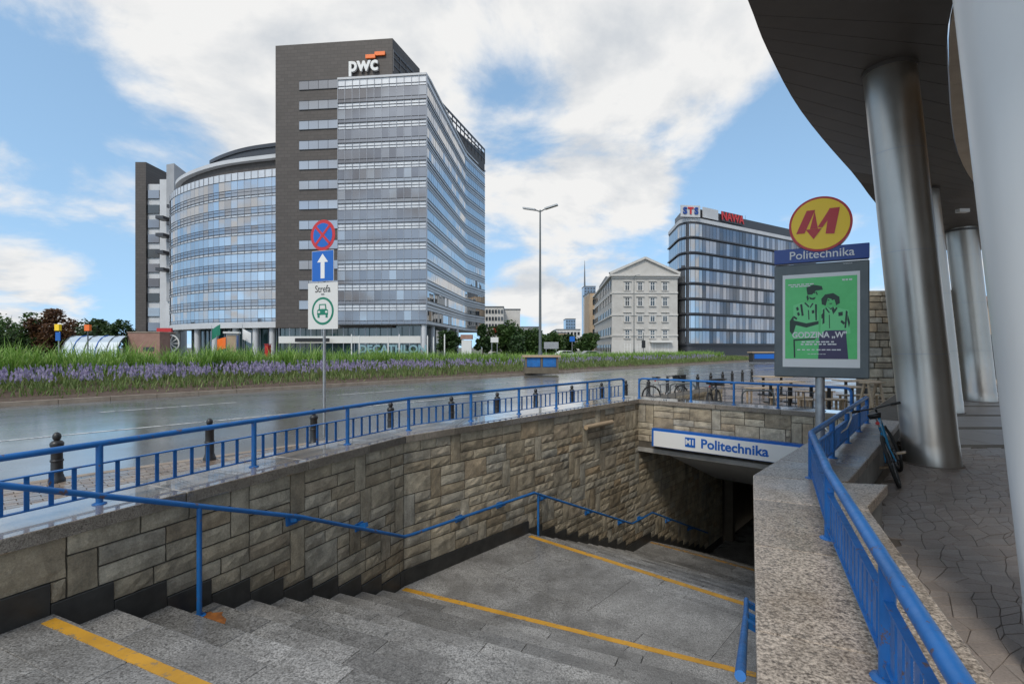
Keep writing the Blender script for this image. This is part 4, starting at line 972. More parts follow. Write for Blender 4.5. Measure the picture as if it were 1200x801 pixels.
# ------------------------------------------------------------------ road sign post
SY = 10.9; sp = Vector((PX(380, SY), SY)); sr = -R(22)
sg2 = empty('sign_post', v3(sp, ZP), sr, 'grey sign post with a no stopping disc, a one way arrow and a zone plate', 'sign')
def zs(v): return EYE - (v - 407) / 600 * SY - ZP
mb = MB(); mb.lathe([(.030, 0), (.030, zs(262))], 10); mb.build('pole', M['galv'], sg2)
k_ = SY / 600
def disc2(r, z, y, mat, name, parent, th=.008):
    mb = MB(); n = 40; vs = [(r * math.cos(2 * math.pi * k / n), yy, r * math.sin(2 * math.pi * k / n) + z) for yy in (y, y + th) for k in range(n)]
    mb.add(vs, [(k, (k + 1) % n, n + (k + 1) % n, n + k) for k in range(n)]); mb.add(vs[:n], [tuple(range(n))]); mb.add(vs[n:], [tuple(range(n - 1, -1, -1))]); return mb.build(name, M[mat], parent)
rz_ = 18 * k_; z0 = zs(276)
ds = disc2(rz_, z0, -.045, 'signred', 'round_plate', sg2); disc2(rz_ * .78, z0, -.049, 'signblue', 'plate_face', ds, .005)
for a in (45, -45):
    mb = MB(); mb.bar((-rz_ * .8 * math.cos(R(a)), -.0505 - (.001 if a > 0 else 0), z0 - rz_ * .8 * math.sin(R(a))), (rz_ * .8 * math.cos(R(a)), -.0505 - (.001 if a > 0 else 0), z0 + rz_ * .8 * math.sin(R(a))), .003, rz_ * .17); mb.build('red_bar', M['signred'], ds)
za = zs(312); hw, hh = 16.2 * k_, 18 * k_
mb = MB(); mb.box((0, -.041, za), (hw * 2, .008, hh * 2)); pa = mb.build('square_plate', M['offwhite'], sg2)
mb = MB(); mb.box((0, -.047, za), (hw * 1.94, .004, hh * 1.95)); mb.build('plate_face', M['signblue'], pa)
flat([(x * hw, za + z * hh) for x, z in ((-.18, -.8), (.18, -.8), (.18, .25), (.5, .25), (0, .8), (-.5, .25), (-.18, .25))], -.051, 'arrow', 'white', pa)
zz_ = zs(358.5); hw, hh = 22 * k_, 27 * k_
mb = MB(); mb.box((0, -.041, zz_), (hw * 2, .008, hh * 2)); pz_ = mb.build('zone_plate', M['offwhite'], sg2)
link('zone_lettering', text_mesh('Strefa', .21, .001, M['black'], .001, .85), pz_, (0, -.0475, zz_ + hh * .72))
disc2(hh * .60, zz_ - hh * .22, -.0475, 'signgreen', 'zone_ring', pz_, .003); disc2(hh * .50, zz_ - hh * .22, -.0495, 'offwhite', 'zone_ring_face', pz_, .003)
cz = zz_ - hh * .22
flat([(x * hh, cz + z * hh) for x, z in ((-.30, -.17), (.30, -.17), (.30, .04), (.22, .07), (.18, .30), (-.18, .30), (-.22, .07), (-.30, .04))], -.0515, 'car_symbol', 'signgreen', pz_)
flat([(x * hh, cz + z * hh) for x, z in ((-.15, .09), (.15, .09), (.13, .25), (-.13, .25))], -.0525, 'car_window', 'offwhite', pz_)
for s in (-1, 1):
    flat([(x * hh * 1, cz + z * hh) for x, z in ((s * .22 - .06, -.29), (s * .22 + .06, -.29), (s * .22 + .06, -.172), (s * .22 - .06, -.172))], -.0515, 'car_wheel', 'signgreen', pz_)
    flat([(x * hh, cz + z * hh) for x, z in ((s * .20 - .06, -.08), (s * .20 + .06, -.08), (s * .20 + .06, -.0), (s * .20 - .06, -.0))], -.0525, 'car_lamp', 'offwhite', pz_)
for v in (276, 312, 345, 372):
    mb = MB(); mb.box((0, -.02, zs(v)), (.09, .05, .04)); mb.build('clamp', M['galv'], sg2)

# ------------------------------------------------------------------ bollards
bm_sh = MB(); bm_sh.lathe([(.098, 0), (.098, .05), (.085, .07), (.078, .10), (.070, .12), (.066, .50), (.074, .515), (.080, .53), (.080, .56), (.060, .585), (.034, .60)], 20)
me_sh = bm_sh.mesh('bollard_shaft', M['bollard'])
bm_kn = MB(); bm_kn.lathe([(.030, .598), (.045, .615), (.052, .645), (.048, .675), (.030, .70), (.008, .712)], 16); me_kn = bm_kn.mesh('bollard_knob', M['bollard'])
bm_rg = MB(); bm_rg.lathe([(.072, .30), (.078, .305), (.078, .325), (.072, .33)], 20); me_rg = bm_rg.mesh('bollard_ring', M['bollard'])
for t in (0, 1.93, 3.75, 5.5, 7.24, 8.84, 10.43, 12.2, 13.9, 15.5, 17.2, 18.8, 20.3, 21.8, 23.3, 24.8, 26.1, 27.6, 29.1):
    q_ = RD(t, 0); r_ = empty('bollard', v3(q_, ZP), random.random(), 'black cast iron bollard with a ball top standing along the kerb', 'bollard', 'bollards along the kerb')
    link('shaft', me_sh, r_); link('ball_top', me_kn, r_); link('ring', me_rg, r_)

# ------------------------------------------------------------------ bicycles
def bicycle(label, frame_mat, loc, heading, lean, steer=0.0, basket=False, scale=1.0):
    """local x = forward; rear contact at x=0"""
    root = empty('bicycle', loc, 0, label, 'bicycle'); root.rotation_mode = 'XYZ'
    root.rotation_euler = (Matrix.Rotation(heading, 3, 'Z') @ Matrix.Rotation(lean, 3, 'X')).to_euler(); root.scale = (scale,) * 3
    rw = .34; WB = 1.06
    def wheel(x, rot=0):
        w = empty('wheel', (x, 0, rw)); w.parent = root; w.rotation_euler = (0, 0, rot)
        n = 36; mb = MB(); mb.tube([((rw - .02) * math.cos(2 * math.pi * k / n), 0, (rw - .02) * math.sin(2 * math.pi * k / n)) for k in range(n)], .021, 8, True); mb.build('tyre', M['rubber'], w)
        mb = MB(); mb.tube([((rw - .045) * math.cos(2 * math.pi * k / n), 0, (rw - .045) * math.sin(2 * math.pi * k / n)) for k in range(n)], .011, 6, True); mb.build('rim', M['black'], w)
        mb = MB()
        for k in range(20):
            a = 2 * math.pi * k / 20; mb.tube([(.02 * math.cos(a), .02 * (1 if k % 2 else -1), .02 * math.sin(a)), ((rw - .045) * math.cos(a + .15), 0, (rw - .045) * math.sin(a + .15))], .0014, 4)
        mb.build('spokes', M['chrome'], w)
        mb = MB(); mb.tube([(0, -.05, 0), (0, .05, 0)], .02, 8); mb.build('hub', M['black'], w)
    wheel(0); wheel(WB, steer)
    bb = Vector((.42, 0, .28)); st = Vector((.27, 0, .76)); ht = Vector((.84, 0, .84)); hb = Vector((.885, 0, .70)); ax = Vector((0, 0, rw))
    mb = MB(); mb.tube([bb, st], .017, 8); mb.tube([st + (bb - st) * .12, ht + (hb - ht) * .3], .018, 8); mb.tube([bb, hb], .021, 8); mb.tube([ht, hb], .021, 8)
    for s in (-1, 1):
        mb.tube([bb + Vector((0, .02 * s, 0)), ax + Vector((0, .055 * s, 0))], .010, 6); mb.tube([st + (bb - st) * .1, ax + Vector((0, .055 * s, 0))], .009, 6)
    mb.build('frame', frame_mat, root)
    mb = MB()
    for s in (-1, 1): mb.tube([hb + Vector((.005, .035 * s, -.01)), Vector((.96, .05 * s, .55)), Vector((WB, .055 * s, rw))], .012, 8)
    mb.build('fork', M['black'], root)
    mb = MB(); mb.tube([st, st + (st - bb).normalized() * .16], .013, 8); mb.build('seat_post', M['chrome'], root)
    sd = st + (st - bb).normalized() * .17; mb = MB()
    mb.add([sd + Vector(v) for v in ((-.13, -.08, .03), (-.13, .08, .03), (-.02, .07, .035), (.14, .018, .02), (.14, -.018, .02), (-.02, -.07, .035), (-.12, -.06, -.03), (-.12, .06, -.03), (-.02, .05, -.02), (.13, .012, -.012), (.13, -.012, -.012), (-.02, -.05, -.02))],
           [(0, 1, 2, 5), (5, 2, 3, 4), (11, 8, 7, 6), (10, 9, 8, 11), (0, 6, 7, 1), (1, 7, 8, 2), (2, 8, 9, 3), (3, 9, 10, 4), (4, 10, 11, 5), (5, 11, 6, 0)], True); mb.build('saddle', M['black'], root)
    cs, sn = math.cos(steer), math.sin(steer); hs = ht + Vector((-.02, 0, .10))
    def hr_(x, y, z): return hs + Vector((x * cs - y * sn, x * sn + y * cs, z))
    mb = MB(); mb.tube([ht, hs], .014, 8); mb.tube([hs, hr_(.07, 0, .02)], .014, 8); mb.tube([hr_(.0, -.30, .03), hr_(.04, -.2, .03), hr_(.07, -.05, .02), hr_(.07, .05, .02), hr_(.04, .2, .03), hr_(.0, .30, .03)], .012, 8); hq = mb.build('handlebar', M['black'], root)
    for s in (-1, 1):
        mb = MB(); mb.tube([hr_(.01, .20 * s, .03), hr_(0, .315 * s, .03)], .018, 8); mb.build('grip', M['rubber'], hq)
        mb = MB(); mb.tube([hr_(.035, .18 * s, .02), hr_(.06, .26 * s, -.01)], .006, 6); mb.build('brake_lever', M['chrome'], hq)
    mb = MB(); n = 24; mb.tube([bb + Vector((.09 * math.cos(2 * math.pi * k / n), -.05, .09 * math.sin(2 * math.pi * k / n))) for k in range(n)], .006, 5, True); mb.tube([bb + Vector((0, -.07, 0)), bb + Vector((0, .07, 0))], .018, 8); cq = mb.build('chainset', M['black'], root)
    for s in (-1, 1):
        e = bb + Vector((.16 * s * .8, .07 * s, -.10 * s)); mb = MB(); mb.bar(bb + Vector((0, .07 * s, 0)), e, .016, .02, (0, 1, 0)); mb.build('crank', M['chrome'], cq)
        mb = MB(); mb.box(e + Vector((0, .06 * s, 0)), (.09, .10, .022)); mb.build('pedal', M['wood'] if frame_mat == M['bikeblue'] else M['black'], cq)
    mb = MB(); mb.tube([st + Vector((-.02, 0, -.05)), Vector((.10, 0, .71))], .007, 6); mb.build('stay', M['black'], root)
    mb = MB(); mb.lathe([(.022, -.012), (.026, 0), (.02, .014)], 12); mb.build('rear_lamp', M['red'], root, loc=sd + Vector((-.06, 0, -.10)), rot=(0, R(-90), 0))
    if basket:
        mb = MB(); mb.box(hs + Vector((.20, 0, -.04)), (.26, .34, .20), taper=1.1); mb.build('basket', M['black'], root)
    return root
M['bikeblue'] = plain('bike_blue_paint', (0.01, 0.19, 0.38), 0.25)
M['bikegrey'] = plain('bike_grey_paint', (0.22, 0.24, 0.26), 0.35)
q_ = P(1053, 571); bdir = Vector((.60, .80)).normalized()
bicycle('blue bicycle leaning on the granite coping beside the stout column', M['bikeblue'], (q_.x + .02, q_.y, 0), math.atan2(bdir.y, bdir.x), -R(17), 0.25)
# cable lock from the saddle to the railing
mb = MB(); qa = Vector((4.62, 6.9, .95)); qb = Vector((4.05, 6.55, .72)); mid = Vector((4.2, 6.6, .60))
lo = empty('cable_lock', qb, 0, 'pale cable lock looped from the blue railing to the bicycle', 'cable lock')
mb.tube([Vector(v) - qb for v in ((4.60, 6.95, .92), (4.40, 6.80, .93), (4.15, 6.66, .88), (4.0, 6.55, .78), (4.06, 6.52, .70), (4.22, 6.62, .68), (4.45, 6.80, .73), (4.62, 6.97, .84))], .010, 6, True); mb.build('cable', M['offwhite'], lo)
zone = lambda u, Y: (PX(u, Y), Y, ZP)
bicycle('pale grey hire bicycle parked behind the sign wall railing', M['bikegrey'], (PX(764, 16.5), 16.5, ZP), R(12), -R(6), .3, True)
bicycle('dark bicycle turned end on behind the sign wall railing', M['black'], (PX(833, 14.0), 14.0, ZP), R(55), -R(5), .4, True)
# bike hoops
for u, Y, hl in ((888, 13.6, 'steel bike hoop standing beside the wooden cafe benches'), (800, 16.2, 'steel bike hoop between the grey hire bicycle and the dark bicycle')):
    hq_ = empty('bike_stand', zone(u, Y), R(-20), hl, 'bike stand', 'bike stands on the pavement')
    mb = MB(); pts = [(-.38, 0, 0), (-.38, 0, .62)] + [(-.38 + .14 * (1 - math.cos(R(a))), 0, .62 + .14 * math.sin(R(a))) for a in (30, 60, 90)] + [(.38 - .14 * (1 - math.cos(R(a))), 0, .62 + .14 * math.sin(R(a))) for a in (90, 60, 30)] + [(.38, 0, .62), (.38, 0, 0)]
    mb.tube(pts, .024, 8); mb.build('hoop', M['lampgrey'], hq_)
    for x in (-.38, .38):
        mb = MB(); mb.lathe([(.06, 0), (.06, .008)], 10); mb.build('foot_plate', M['lampgrey'], hq_, loc=(x, 0, 0))

# ------------------------------------------------------------------ cafe tables
def table(u, Y, rz, lab, w=1.25):
    r_ = empty('cafe_table', zone(u, Y), rz, lab, 'table', 'wooden cafe tables')
    for k in range(6):
        mb = MB(); mb.box((0, -.325 + k * .13, .735), (w, .124, .03)); mb.build('plank', M['wood'], r_)
    for x in (-.38, .38):
        mb = MB(); mb.box((x, 0, .36), (.07, .07, .72)); mb.box((x, 0, .02), (.1, .62, .04)); mb.build('leg', M['black'], r_)
def bench(u, Y, rz, lab, w=1.2):
    r_ = empty('bench', zone(u, Y), rz, lab, 'bench', 'wooden cafe benches')
    for k in range(3):
        mb = MB(); mb.box((0, -.12 + k * .12, .45), (w, .112, .03)); mb.build('plank', M['wood'], r_)
    for x in (-.5, .5):
        for y in (-.12, .12):
            mb = MB(); mb.box((x, y, .217), (.05, .05, .434)); mb.build('leg', M['wood'], r_)
for u, Y, rz in ((915, 17.5, .15), (938, 15.6, .2), (985, 15.2, .15), (905, 20.5, .1), (1003, 18.0, .1)):
    table(u, Y, rz, 'pale wooden slatted cafe table with black legs on the plaza')
for u, Y, rz in ((893, 18.4, .15), (925, 14.9, .2), (965, 14.3, .15), (1006, 15.6, .1), (955, 17.0, .1)):
    bench(u, Y, rz, 'low pale wooden bench beside a cafe table')
af = empty('trestle_stand', zone(1022, 13.6), R(20), 'wooden trestle stand against the rough stone wall by the columns', 'stand')
for s in (-1, 1):
    mb = MB(); mb.bar((-.22, .05 * s, .95), (-.22, .26 * s, 0), .05, .05); mb.bar((.22, .05 * s, .95), (.22, .26 * s, 0), .05, .05); mb.build('leg', M['wood'], af)
mb = MB(); mb.box((0, 0, .97), (.6, .3, .04)); mb.build('top', M['wood'], af)

# ------------------------------------------------------------------ rough stone wall behind the cafe
bwo = Vector((PX(1012, 19.2), 19.2)); bw = empty('stone_boundary_wall', v3(bwo, ZP), R(-6), 'rough squared stone wall standing behind the cafe and the totem', 'wall')
rnd = random.Random(3); z = 0; rows = []
while z < 3.85:
    h = rnd.choice((.22, .28, .34)); x = 0
    while x < 3.4:
        w = rnd.uniform(.28, .62); mb = MB(); e = .02
        mb.box((x + w / 2, rnd.uniform(-.03, .01), z + h / 2), (w - .03, .30, h - .03)); bevel(mb.build('stone', M['stone_far'], bw), .02, 2); x += w
    z += h
mb = MB(); mb.box((1.75, .2, z / 2), (3.6, .42, z)); mb.build('core', M['mortar'], bw)

# far end of the forecourt, glimpsed between the columns
fb = empty('station_pavilion', (27.5, 30, ZP), R(-40), 'brown pavilion with a round dial glimpsed beside the bright column', 'building')
mb = MB(); mb.box((0, 0, 2.2), (5.5, 5, 4.4)); mb.build('wall', M['stucco_tan'], fb)
mb = MB(); mb.box((0, 0, 4.55), (6.1, 5.6, .3)); mb.build('roof', M['brick_pink'], fb)
for i in range(6):
    mb = MB(); mb.box((-2.3 + i * .92, -2.53, 1.4), (.8, .05, 2.4)); mb.build('window', M['pane_dark'], fb)
mb = MB(); n = 30; mb.tube([(.6 * math.cos(2 * math.pi * k / n), 0, .6 * math.sin(2 * math.pi * k / n)) for k in range(n)], .09, 6, True); mb.build('dial_ring', M['black'], fb, loc=(-.8, -2.6, 3.5))

# ------------------------------------------------------------------ buildings
_pane = MB(); _pane.box((.5, 0, .5), (1, .05, 1)); _panes = {}
def pane_me(mat):
    if mat not in _panes: _panes[mat] = _pane.mesh('pane', M[mat])
    return _panes[mat]
def ribbon(pts, z0, z1, off=0.0, thick=.06):
    """a band following a plan polyline, standing off to its right hand side by off"""
    mb = MB()
    def nrm(i):
        t = (pts[min(i + 1, len(pts) - 1)] - pts[max(0, i - 1)]).normalized(); return Vector((t.y, -t.x))
    n = len(pts); a = [p + nrm(i) * (off + thick) for i, p in enumerate(pts)]; b = [p + nrm(i) * off for i, p in enumerate(pts)]
    vs = [v3(p, z0) for p in a] + [v3(p, z1) for p in a] + [v3(p, z0) for p in b] + [v3(p, z1) for p in b]
    fs = []
    for i in range(n - 1):
        fs += [(i, i + 1, n + i + 1, n + i), (2 * n + i + 1, 2 * n + i, 3 * n + i, 3 * n + i + 1), (n + i, n + i + 1, 3 * n + i + 1, 3 * n + i), (2 * n + i, 2 * n + i + 1, i + 1, i)]
    fs += [(0, n, 3 * n, 2 * n), (n - 1, 2 * n - 1 + 0, 3 * n - 1 + n, 3 * n - 1)] if False else [(0, n, 3 * n, 2 * n), (n - 1, 3 * n - 1, 4 * n - 1, 2 * n - 1)]
    mb.add(vs, fs); return mb
def resample(pts, step):
    out = [pts[0]]; 
    L = sum((b - a).length for a, b in zip(pts, pts[1:])); n = max(1, round(L / step)); acc = 0; target = L / n; k = 1
    for a, b in zip(pts, pts[1:]):
        l = (b - a).length
        while k < n and acc + l >= target * k - 1e-9: out.append(a + (b - a) * ((target * k - acc) / l)); k += 1
        acc += l
    out.append(pts[-1]); return out
def panes_on(root, pts, z0, h, mat, base, off=.07, jit=.006, name='window_pane', gap=.05, rng=random):
    """one pane per polyline segment; pts run left to right as seen from outside"""
    for a, b in zip(pts, pts[1:]):
        t = (b - a); L = t.length; t /= L; nv = Vector((t.y, -t.x)); p = a + nv * off + t * gap / 2 - V2(base)
        o = link(name, pane_me(mat), root, v3(p, z0), (rng.uniform(-jit, jit), 0, math.atan2(t.y, t.x) + rng.uniform(-jit, jit)), (L - gap, 1, h))
def shift(pts, base): return [p - V2(base) for p in pts]

# --- tall office block: dark tower, glass block
tw = empty('office_tower', (-30, 88, -.3), 0, 'tall office block with dark clad tower, striped glass front and pwc letters', 'building')
base = Vector((-30, 88)); ZB = .3                    # local z offset
TL, TRt = Vector((-41.2, 89.2)), Vector((-20.3, 87.0)); tdir = (TRt - TL).normalized(); tn = Vector((tdir.y, -tdir.x)); 
back = Vector((13.3, 44)).normalized()
far_end = Vector((-7.0, 131))
Ht = 54.3
mb = MB(); mb.prism([x - base for x in (TL, TRt, TRt + back * 10, TL + back * 10)], 5.2 + ZB, Ht + ZB); mb.build('tower_wall', M['darkclad'], tw)
C0, C1, C2 = Vector((-14.2, 85.0)), Vector((-10.7, 119)), Vector((-7.0, 132))
F0 = Vector((-29.5, 86.7))
front = [F0, C0]
side = resample([C0, C0.lerp(C1, .5), C1, C2], 2.4)
ZG0, FH, NF = 5.6, 3.40, 12
ZGT = ZG0 + FH * NF + .6
blk = [F0, C0] + [s for s in side[1:]] + [Vector((-30, 134)), Vector((-31.5, 100))]
mb = MB(); mb.prism([x - base for x in blk], ZG0 + ZB, ZGT + ZB); mb.build('block_wall', M['spandrel'], tw)
fm = resample(front, 1.3); prng = random.Random(5)
cut_side = resample([C0, C0.lerp(C1, .5), C1, C2], 1.45)
for f in range(NF):
    zf = ZG0 + f * FH
    panes_on(tw, fm, zf + .75 + ZB, 1.55, 'pane', base, .05, .003, rng=prng)
    ribbon(shift(front, base), zf + .10 + ZB, zf + .62 + ZB, .02, .03).build('lower_light', M['pane'], tw)
    for dz, hh in ((0.02, .12), (.66, .07), (2.36, .07), (2.86, .06)):
        ribbon(shift(front, base), zf + dz + ZB, zf + dz + hh + ZB, .02, .12 if dz < .5 else .07).build('transom', M['mullion'], tw)
    # side: one glazed ribbon per storey with its own mullions
    mb = MB()
    for a, b in zip(cut_side, cut_side[1:]):
        t = (b - a).normalized(); nv = Vector((t.y, -t.x)); j1, j2 = prng.uniform(-.01, .01), prng.uniform(-.01, .01)
        p, q_ = a + t * .05 + nv * (.05 + j1) - base, b - t * .05 + nv * (.05 + j2) - base
        mb.add([v3(p, zf + .75 + ZB), v3(q_, zf + .75 + ZB), v3(q_ + nv * j2, zf + 2.3 + ZB), v3(p + nv * j2, zf + 2.3 + ZB)], [(0, 1, 2, 3)])
    mb.build('window_band', M['pane_curve'] if f < 12 else M['pane'], tw, recalc=False)
    for dz, hh in ((0.02, .12), (.66, .07), (2.36, .07), (2.86, .06)):
        ribbon(shift(side, base), zf + dz + ZB, zf + dz + hh + ZB, .02, .12 if dz < .5 else .07).build('transom', M['mullion'], tw)
mb = MB()
for p in fm: mb.box((p.x - base.x, p.y - base.y - .05, (ZG0 + ZGT) / 2 + ZB), (.06, .14, ZGT - ZG0))
mb.build('mullion_grid', M['mullion_l'], tw)
ribbon(shift(front + side[1:], base), ZGT + ZB, ZGT + .35 + ZB, -.3, .5).build('parapet', M['lightclad'], tw)
# corner post
mb = MB(); mb.box((C0.x - base.x, C0.y - base.y + .1, (ZG0 + ZGT) / 2 + ZB), (.25, .25, ZGT - ZG0)); mb.build('corner_post', M['mullion_l'], tw)
# set back top storey and the lattice screen above it
sc0, sc1 = TRt + tdir * .0 + back * .2, far_end
mb = MB(); mb.prism([x - base for x in (sc0, sc1, sc1 + Vector((-14, 2)), sc0 + Vector((-6, 6)))], ZGT - .2 + ZB, lambda p: 48.4 + 2.7 * max(0, min(1, (p[1] + 1) / 44)) + ZB); mb.build('top_storey', M['darkclad'], tw)
scr = resample([sc0, sc1], 2.3)
mb = MB()
for p in scr: mb.box((p.x - base.x, p.y - base.y, 50.6 + ZB), (.22, .22, 3.8))
for zz in (49.9, 51.2, 52.3):
    a, b = shift([sc0, sc1], base); mb.bar(v3(a, zz + ZB), v3(b, zz + ZB), .22, .22 if zz < 52 else .4)
mb.build('roof_screen', M['mullion'], tw)
# strip windows of the dark tower
for i in range(12):
    y = 99 + i * 23.45; zc2 = EYE + (407 - y) / 600 * 88.2
    wn = empty('window', v3(TL + tdir * 4.35 + tn * .02 - base, zc2 - .72 + ZB)); wn.parent = tw; wn.rotation_euler = (0, 0, math.atan2(tdir.y, tdir.x))
    mb = MB()
    for x, z_, sx, sz in ((3.5, -.04, 7.0, .08), (3.5, 1.5, 7.0, .08)): mb.box((x, -.03, z_), (sx, .16, sz))
    mb.build('frame', M['mullion'], wn)
    xs = [0, 1.75, 3.5, 5.25, 7.0]
    for a, b in zip(xs, xs[1:]): link('pane', pane_me('pane_strip'), wn, (a + .03, -.03, 0), (0, 0, prng.uniform(-.004, .004)), (b - a - .06, 1, 1.46))
# lettering
lt = Vector((PX(426.5, 87.4), 87.4)); rzl = math.atan2(tdir.y, tdir.x)
me = text_mesh('pwc', 3.5, .2, M['white'], .09, fit=5.1); link('lettering', me, tw, v3(lt + tn * .25 - base, EYE + (407 - 77) / 600 * 87.4 + ZB), (0, 0, rzl))
for u, v, w, h in ((435, 67.6, 1.7, .62), (446, 64.2, 1.8, .62)):
    mb = MB(); mb.box((0, 0, 0), (w, .3, h)); mb.build('logo_block', M['orange'], tw, loc=v3(Vector((PX(u, 87.3), 87.3)) + tn * .3 - base, EYE + (407 - v) / 600 * 87.3 + ZB), rot=(0, 0, rzl))
# ground floor: glass, white sign band, pillars
gp = [TL + tn * -.3, TRt, F0 + Vector((13.5, .5))]
mb = MB(); mb.prism([x - base for x in (TL + Vector((.5, 1)), C0 + Vector((-1, 2.5)), C1 + Vector((-3, 0)), C1 + Vector((-20, 0)), TL + back * 9)], 0, ZG0 + ZB); mb.build('shop_glass', M['pane_teal'], tw)
f2 = [TL + Vector((.6, .4)), C0 + Vector((-1.2, 1.9))]
ribbon(shift(f2, base), 2.55 + ZB, 3.75 + ZB, .2, .25).build('sign_band', M['offwhite'], tw)
ribbon(shift([TL + tdir * 4.0, TL + tdir * 10.2], base), 2.75 + ZB, 3.4 + ZB, .75, .06).build('sign_panel', M['black'], tw)
for i, p in enumerate(resample(f2, 1.9)):
    mb = MB(); mb.box((p.x - base.x, p.y - base.y - .35, 2.75 + ZB), (.09, .12, 5.4)); mb.build('shop_mullion', M['mullion_l'], tw)
for p in (C0 + Vector((-.5, .6)), C0 + Vector((-.1, 7)), C0.lerp(C1, .45), C0.lerp(C1, .7)):
    mb = MB(); mb.lathe([(.45, 0), (.45, ZG0 + ZB)], 16); mb.build('pillar', M['lightclad'], tw, loc=v3(p - base, 0))
link('shop_lettering', text_mesh('DECATHLON', 1.75, .06, M['shopletter'], .05, 1.1), tw, v3(Vector((PX(460, 84.9), 84.9)) - base, 1.5 + ZB), (0, 0, rzl))
link('band_lettering', text_mesh('phonemarket', .75, .04, M['darkblue'], .01), tw, v3(Vector((PX(468, 84.8), 84.8)) - base, 3.15 + ZB), (0, 0, rzl)) if False else None

# --- curved glass building
cb = empty('curved_office_building', (-58, 98, -.3), 0, 'lower office building with a convex curved glass front on white pillars', 'building')
base = Vector((-58, 98))
arc_pts = refine([Vector(q) for q in ((-75.0, 117), (-73.6, 110.5), (-69.7, 105.2), (-62.5, 99.6), (-53.8, 95.0), (-41.6, 91.4))], 8)
arcm = resample(arc_pts, 1.5)
ZG0, FH, NF = 5.6, 3.36, 8; ZT_ = ZG0 + FH * NF + 1.3
mb = MB(); mb.prism([p - base for p in arc_pts] + [Vector((-41.6, 120)) - base, Vector((-70, 124)) - base], ZG0 + ZB, ZT_ + ZB); mb.build('wall', M['spandrel'], cb)
prng = random.Random(9)
for f in range(NF):
    zf = ZG0 + f * FH + .9
    panes_on(cb, arcm, zf + .62 + ZB, 1.62, 'pane_curve', base, .05, .005, rng=prng)
    mb = MB()
    for a, b in zip(arcm, arcm[1:]):
        t = (b - a).normalized(); nv = Vector((t.y, -t.x)); j = prng.uniform(-.012, .012)
        for z0_, z1_ in ((-.52, .05), (.12, .55)):
            p, q_ = a + t * .05 + nv * .05 - base, b - t * .05 + nv * (.05 + j) - base
            mb.add([v3(p, zf + z0_ + ZB), v3(q_, zf + z0_ + ZB), v3(q_ + nv * j, zf + z1_ + ZB), v3(p + nv * j, zf + z1_ + ZB)], [(0, 1, 2, 3)])
    mb.build('glass_band', M['pane_strip'], cb, recalc=False)
    for dz, hh in ((-.60, .08), (.06, .06), (.56, .06), (2.26, .12)):
        ribbon(shift(arc_pts, base), zf + dz + ZB, zf + dz + hh + ZB, .02, .09).build('transom', M['mullion'], cb)
mb = MB()
for p in arcm[::1]: mb.box((p.x - base.x, p.y - base.y - .06, (ZG0 + .5 + ZT_) / 2 + ZB), (.045, .10, ZT_ - ZG0 - .5))
mb.build('mullion_grid', M['mullion_l'], cb)
def offs(pts, o): 
    out = []
    for i, p in enumerate(pts):
        t = (pts[min(i + 1, len(pts) - 1)] - pts[max(0, i - 1)]).normalized(); out.append(p + Vector((t.y, -t.x)) * o)
    return out
a1 = offs(arc_pts, -2.0)[6:]; a2 = offs(arc_pts, -.2)[9:]; a3 = offs(arc_pts, -6.5)[18:]
mb = MB(); mb.prism([p - base for p in a1] + [Vector((-41.6, 119)) - base, Vector((-66, 120)) - base], ZT_ + ZB, ZT_ + 2.4 + ZB); mb.build('attic', M['darkclad'], cb)
mb = MB(); mb.prism([p - base for p in offs(arc_pts, -1.0)[9:]] + [Vector((-41.6, 118)) - base, Vector((-62, 119)) - base], ZT_ + 2.4 + ZB, ZT_ + 3.1 + ZB); mb.build('eave', M['lightclad'], cb)
mb = MB(); mb.prism([p - base for p in a3] + [Vector((-41.6, 118)) - base, Vector((-55, 119)) - base], ZT_ + 3.1 + ZB, ZT_ + 7.4 + ZB); mb.build('plant_drum', M['mullion'], cb)
ribbon(shift(a3, base), ZT_ + 6.9 + ZB, ZT_ + 7.6 + ZB, .0, .3).build('drum_rim', M['mullion'], cb)
ribbon(shift(arc_pts, base), ZG0 - .25 + ZB, ZG0 + .8 + ZB, .0, .25).build('soffit_band', M['lightclad'], cb)
# colonnade
ins = offs(arc_pts, -4.0)
mb = MB(); mb.prism([p - base for p in ins[4:]] + [Vector((-41.6, 118)) - base, Vector((-68, 122)) - base], 0, ZG0 + ZB); mb.build('lobby_glass', M['pane_teal'], cb)
for p in resample(ins[4:], 1.9):
    mb = MB(); mb.box((p.x - base.x, p.y - base.y - .1, 2.8 + ZB), (.12, .14, 5.6)); mb.build('lobby_mullion', M['mullion_l'], cb)
for u in (208, 231.5, 252, 277, 300, 320):
    best = min(offs(refine(arc_pts, 6), -.9), key=lambda p: abs(600 + 600 * p.x / p.y - u) + (50 if p.y > 112 else 0))
    mb = MB(); mb.lathe([(.55, 0), (.55, ZG0 + ZB)], 16); mb.build('pillar', M['lightclad'], cb, loc=v3(best - base, 0))

